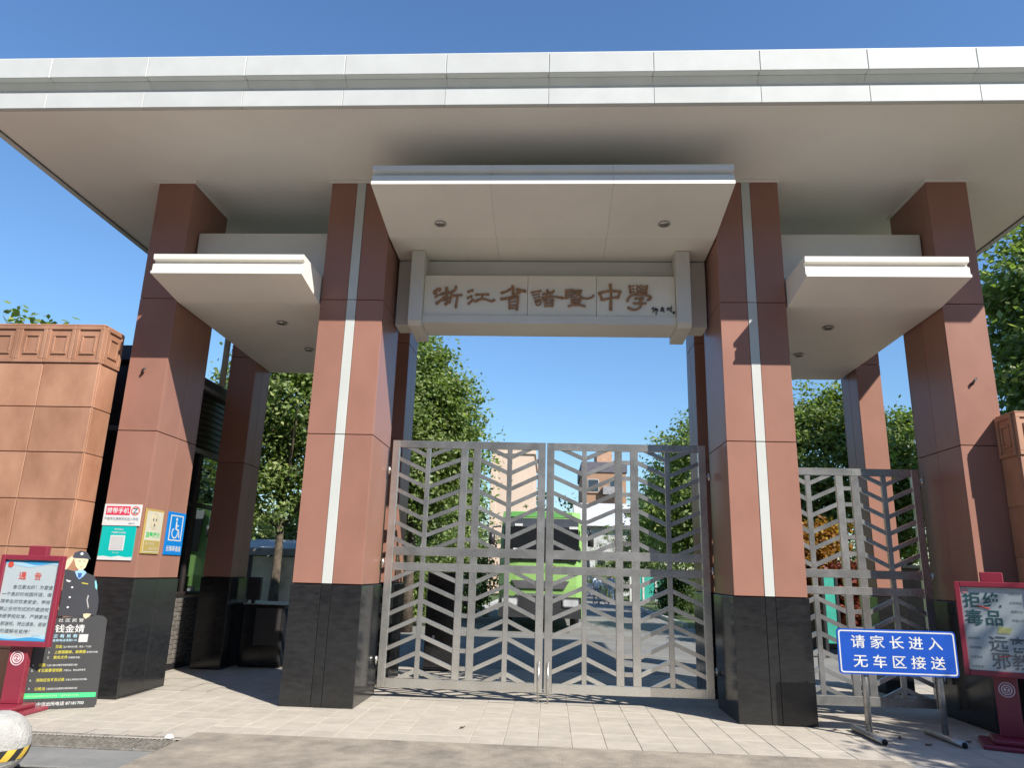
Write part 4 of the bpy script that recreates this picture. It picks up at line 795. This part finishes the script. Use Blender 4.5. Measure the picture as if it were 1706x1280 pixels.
# ------------------------------------------------------------------ distant buildings, shed, fence, riders
def building(label, x0, x1, y0, y1, h, wallm, wins, roofh=.5, roofm=None, name='campus_building'):
    b = thing(name, ((x0 + x1) / 2, y0, 0), label, 'building')
    box('wall', x0, x1, y0, y1, 0, h, wallm, b, 0); box('parapet', x0 - .15, x1 + .15, y0 - .15, y1, h, h + roofh, roofm or wallm, b, .02)
    nx, nz, ww, wh, zb, zstep = wins
    for i in range(nx):
        for j in range(nz):
            cx = x0 + (x1 - x0) * (i + .5) / nx; cz = zb + j * zstep
            f = box('window', cx - ww / 2, cx + ww / 2, y0 - .06, y0 - .001, cz, cz + wh, mat('far_frame', (.5, .5, .48), rough=.5), b, 0)
            box('pane', cx - ww / 2 + .07, cx + ww / 2 - .07, y0 - .08, y0 - .061, cz + .07, cz + wh - .07, mat('far_glass', (.04, .05, .06), rough=.08), f, 0)
            box('sill', cx - ww / 2 - .1, cx + ww / 2 + .1, y0 - .16, y0 - .001, cz - .12, cz - .001, wallm, f, 0)
    return b
BEIGE = mat('beige_render', (.62, .47, .36), rough=.9, var=.05, scale=.4, detail=8); BRN = mat('brown_facade', (.36, .21, .13), rough=.9, var=.1, scale=.3)
bb = building('pale beige block rising over the bus to the left of the gate centre', -5.0, -1.5, 62, 74, 11.6, BEIGE, (1, 2, .45, 1.0, 2.2, 3.2), .4)
box('corner_pier', -5.2, -4.7, 61.9, 62.6, 0, 12.2, BEIGE, bb, .02)
br = building('brown apartment block with balconies behind the white roof, right of the gate centre', 3.6, 8.6, 84, 96, 13.2, BRN, (2, 4, 1.3, 1.5, 1.6, 3.1), 1.2, mat('slate_roof', (.12, .11, .13), rough=.8))
for j in range(4): box('balcony', 5.9, 8.2, 83.2, 83.99, 1.3 + j * 3.1, 2.2 + j * 3.1, mat('balcony_grey', (.28, .27, .27), rough=.7), br, .02)
box('roof_tower', 5.4, 7.2, 86, 92, 14.4, 16.2, mat('tower_tan', (.5, .3, .19), rough=.9), br, .02)
wr = building('low white-roofed hall between the bus and the brown block', 2.4, 7.6, 64, 74, 5.6, mat('hall_wall', (.5, .5, .48), rough=.9), (4, 1, .8, 1.2, 2.0, 3), .2)
prism_x('pitched_roof', [(63.4, 5.75), (69, 8.2), (74.4, 5.75)], 2.1, 7.9, mat('white_sheet_roof', (.5, .51, .52), rough=.6), wr)
# bike shed
sh = thing('bike_shed', (-8.6, 22, 0), 'grey flat roofed shelter in the gap between the left columns', 'shelter')
prism_x('roof', [(20.3, 2.02), (20.3, 2.10), (22.8, 2.42), (22.8, 2.34)], -10.4, -6.4, mat('shed_roof', (.42, .42, .42), rough=.6), sh)
box('fascia', -10.4, -6.4, 20.25, 20.299, 1.90, 2.08, mat('band_grey', (.25, .24, .23)), sh, .004)
for x in (-10.2, -8.4, -6.6):
    for y in (20.5, 22.6): box('post', x - .05, x + .05, y - .05, y + .05, 0, 2.02 if y < 21 else 2.3, DARK, sh, .004)
box('back_screen', -10.3, -6.5, 22.7, 22.74, .2, 1.9, mat('shed_screen', (.62, .63, .62), rough=.6), sh, 0)
sg = thing('info_board', (-9.6, 26.4, 0), 'dark blue board with white characters above the grey shelter roof', 'sign')
box('panel', -10.6, -8.6, 26.4, 26.45, 2.35, 2.85, pc('board_navy', (.03, .035, .09)), sg, .01); [text(ch_, xx_, 2.6, 26.395, .3, SWHITE, sg, align='CENTER', bold=.02) for ch_, xx_ in (('公', -9.95), ('告', -9.25))]
for x in (-10.5, -8.7): box('leg', x - .04, x + .04, 26.46, 26.54, 0, 2.8, DARK, sg, 0)
va = thing('box_van', (-11.5, 29, 0), 'white box van roof beside the navy board, far left', 'van')
box('cargo_box', -13.6, -10.9, 28.6, 30.6, .6, 2.75, SWHITE, va, .06); box('cab', -10.88, -9.8, 28.7, 30.5, .5, 1.9, SWHITE, va, .12); box('window', -10.7, -10.0, 28.68, 28.699, 1.25, 1.75, DK, va, 0)
for x in (-13.0, -10.4):
    w_ = tubes('wheel', [[(x, 28.62, .36, .36), (x, 28.84, .36, .36)]], mat('tyre', (.02, .02, .02), rough=.9), va, 18, (x, 28.62, .36)); tubes('rim', [[(x, 28.60, .36, .2), (x, 28.64, .36, .18)]], GALV, w_, 12, (x, 28.6, .36))
# green screen fence along the right verge
fn = thing('screen_fence', (8.8, 44, 0), 'green screened fence with pale posts beyond the right gate leaf', 'fence')
GSC = mat('green_screen', (.03, .34, .25), rough=.6, var=.12, scale=4)
for i in range(16):
    t0, t1 = i / 16, (i + 1) / 16; xa, ya = 5.6 + 4.2 * t0, 46 - 0 * t0; xb = 5.6 + 4.2 * t1 
    xa, xb = 4.9 + .48 * i * 1.6, 4.9 + .48 * (i + 1) * 1.6
    box('green_panel', xa + .08, xb - .08, 46, 46.03, .25, 1.9, GSC, fn, 0); box('post', xa - .06, xa + .06, 45.95, 46.07, 0, 2.0, mat('fence_post', (.55, .53, .48), rough=.8), fn, .01)
fn2 = thing('netting_screen', (6.2, 17.2, 0), 'strip of green netting glimpsed in the gap of the side gate', 'netting')
box('net', 6.12, 6.42, 17.2, 17.22, .3, 1.7, GSC, fn2, 0)
for x in (6.12, 6.42): box('post', x - .03, x + .03, 17.18, 17.24, 0, 1.8, DARK, fn2, 0)
hw = thing('garden_wall', (7.5, 19.6, 0), 'low brown garden wall behind the side gate', 'wall'); box('wall_body', 5.0, 12.5, 19.5, 19.75, 0, 2.0, mat('garden_brown', (.16, .115, .085), rough=.9, var=.15), hw, .02); box('wall_cap', 4.95, 12.55, 19.45, 19.8, 2.0, 2.08, CONC, hw, .01)
# added, unseen terrace behind the camera: blocks low sky to deepen the gate's shade
tb = building('long grey terrace across the street, behind the viewpoint', -40, 40, -28, -19, 16, mat('sky_blocker_grey', (.22, .21, .20), rough=.9), (1, 1, .5, 1, 2, 3), .6)
for i in range(17):
    for j in range(5): box('sky_blocker_window', -37 + i * 4.4, -35 + i * 4.4, -18.99, -18.93, .9 + j * 3, 2.5 + j * 3, mat('far_glass', (.04, .05, .06), rough=.08), tb, 0)
# people
def skin_body(name, joints, edges, radii, parent=None):
    me = bpy.data.meshes.new(name); me.from_pydata(joints, edges, []); o = bpy.data.objects.new(name, me); COL.objects.link(o)
    md = o.modifiers.new('s', 'SKIN'); md.use_smooth_shade = True
    for i, r_ in enumerate(radii):
        sv = me.skin_vertices[0].data[i]; sv.radius = (r_, r_); sv.use_root = (i == 0)
    o.modifiers.new('u', 'SUBSURF').levels = 1
    dg = bpy.context.evaluated_depsgraph_get(); m2 = bpy.data.meshes.new_from_object(o.evaluated_get(dg)); bpy.data.objects.remove(o); bpy.data.meshes.remove(me); m2.name = name
    return m2
def rider(label, x, y, yaw, shirt, legs):
    t = thing('person', (x, y, 0), label, 'person', 'people walking bicycles on the campus road')
    J = [(0, 0, .95), (0, 0, 1.18), (0, 0, 1.40), (0, -.01, 1.50), (0, -.02, 1.60), (0, -.01, 1.70),
         (.18, 0, 1.40), (.24, -.10, 1.16), (.20, -.28, 1.02), (.19, -.34, .98), (-.18, 0, 1.40), (-.25, -.02, 1.14), (-.27, -.12, .92), (-.27, -.16, .85),
         (.09, 0, .90), (.10, -.10, .50), (.10, -.04, .09), (.10, -.16, .04), (-.09, 0, .90), (-.10, .08, .50), (-.10, .22, .10), (-.10, .12, .04)]
    E = [(0, 1), (1, 2), (2, 3), (3, 4), (4, 5), (2, 6), (6, 7), (7, 8), (8, 9), (2, 10), (10, 11), (11, 12), (12, 13), (0, 14), (14, 15), (15, 16), (16, 17), (0, 18), (18, 19), (19, 20), (20, 21)]
    R_ = [.13, .13, .13, .055, .095, .08, .065, .05, .04, .03, .065, .05, .04, .03, .085, .06, .045, .04, .085, .06, .045, .04]
    me = skin_body('body', J, E, R_); me.materials.clear()
    for m in (pc('skin_tone', (.42, .26, .18)), shirt, legs, pc('hair_black', (.02, .018, .016)), pc('shoe_dark', (.03, .03, .03))): me.materials.append(m)
    for p in me.polygons:
        c = p.center; p.use_smooth = True
        p.material_index = 4 if c.z < .1 else 2 if c.z < .95 and abs(c.x) < .19 else 3 if c.z > 1.62 and c.y > -.07 or c.z > 1.7 else 0 if c.z > 1.47 or (abs(c.x) > .19 and c.z < 1.16) else 1
    link(bpy.data.objects.new('body', me), t, (x, y, 0)); t.rotation_euler.z = yaw; return t
rider('person in a white top walking a bicycle, nearer the bus', 2.75, 44.5, .5, pc('shirt_white', (.7, .7, .72)), pc('trouser_grey', (.3, .32, .38)))
rider('person in a grey-blue top and pale trousers, to the right of the one in white', 3.55, 44.0, .2, pc('shirt_greyblue', (.3, .33, .40)), pc('trouser_pale', (.6, .62, .66)))
def bicycle(x, y, yaw, label):
    b = thing('bicycle', (0, 0, 0), label, 'bicycle', 'bicycles on the campus road')
    for yy in (-.52, .52):
        n = 20; ring = [(0, yy + .33 * math.cos(2 * math.pi * i / n), .34 + .33 * math.sin(2 * math.pi * i / n), .018) for i in range(n + 1)]
        w_ = tubes('wheel', [ring], mat('tyre', (.02, .02, .02), rough=.9), b, 6, (0, yy, .34), cap=False)
        tubes('spokes', [[(0, yy, .34, .004), (0, yy + .32 * math.cos(a), .34 + .32 * math.sin(a), .004)] for a in [k * math.pi / 4 for k in range(8)]], GALV, w_, 4, (0, yy, .34))
    tubes('frame', [[(0, .52, .34, .016), (0, .1, .34, .02), (0, .22, .82, .016), (0, .52, .34, .012)], [(0, .1, .34, .02), (0, -.33, .78, .02), (0, .2, .76, .02)], [(0, -.52, .34, .018), (0, -.33, .78, .02), (0, -.28, 1.0, .016)]], mat('bike_frame', (.12, .12, .14), rough=.3), b, 8, (0, 0, .5))
    tubes('handlebar', [[(-.27, -.2, 1.02, .013), (-.1, -.3, 1.02, .013), (.1, -.3, 1.02, .013), (.27, -.2, 1.02, .013)]], DARK, b, 8, (0, -.3, 1.0)); box('saddle', -.06, .06, .12, .36, .85, .91, DARK, b, .02)
    b.location = (x, y, 0); b.rotation_euler.z = yaw
bicycle(3.05, 44.1, .5, 'bicycle pushed by the person in white near the bus'); bicycle(3.95, 43.7, .2, 'bicycle at the right of the two walkers')
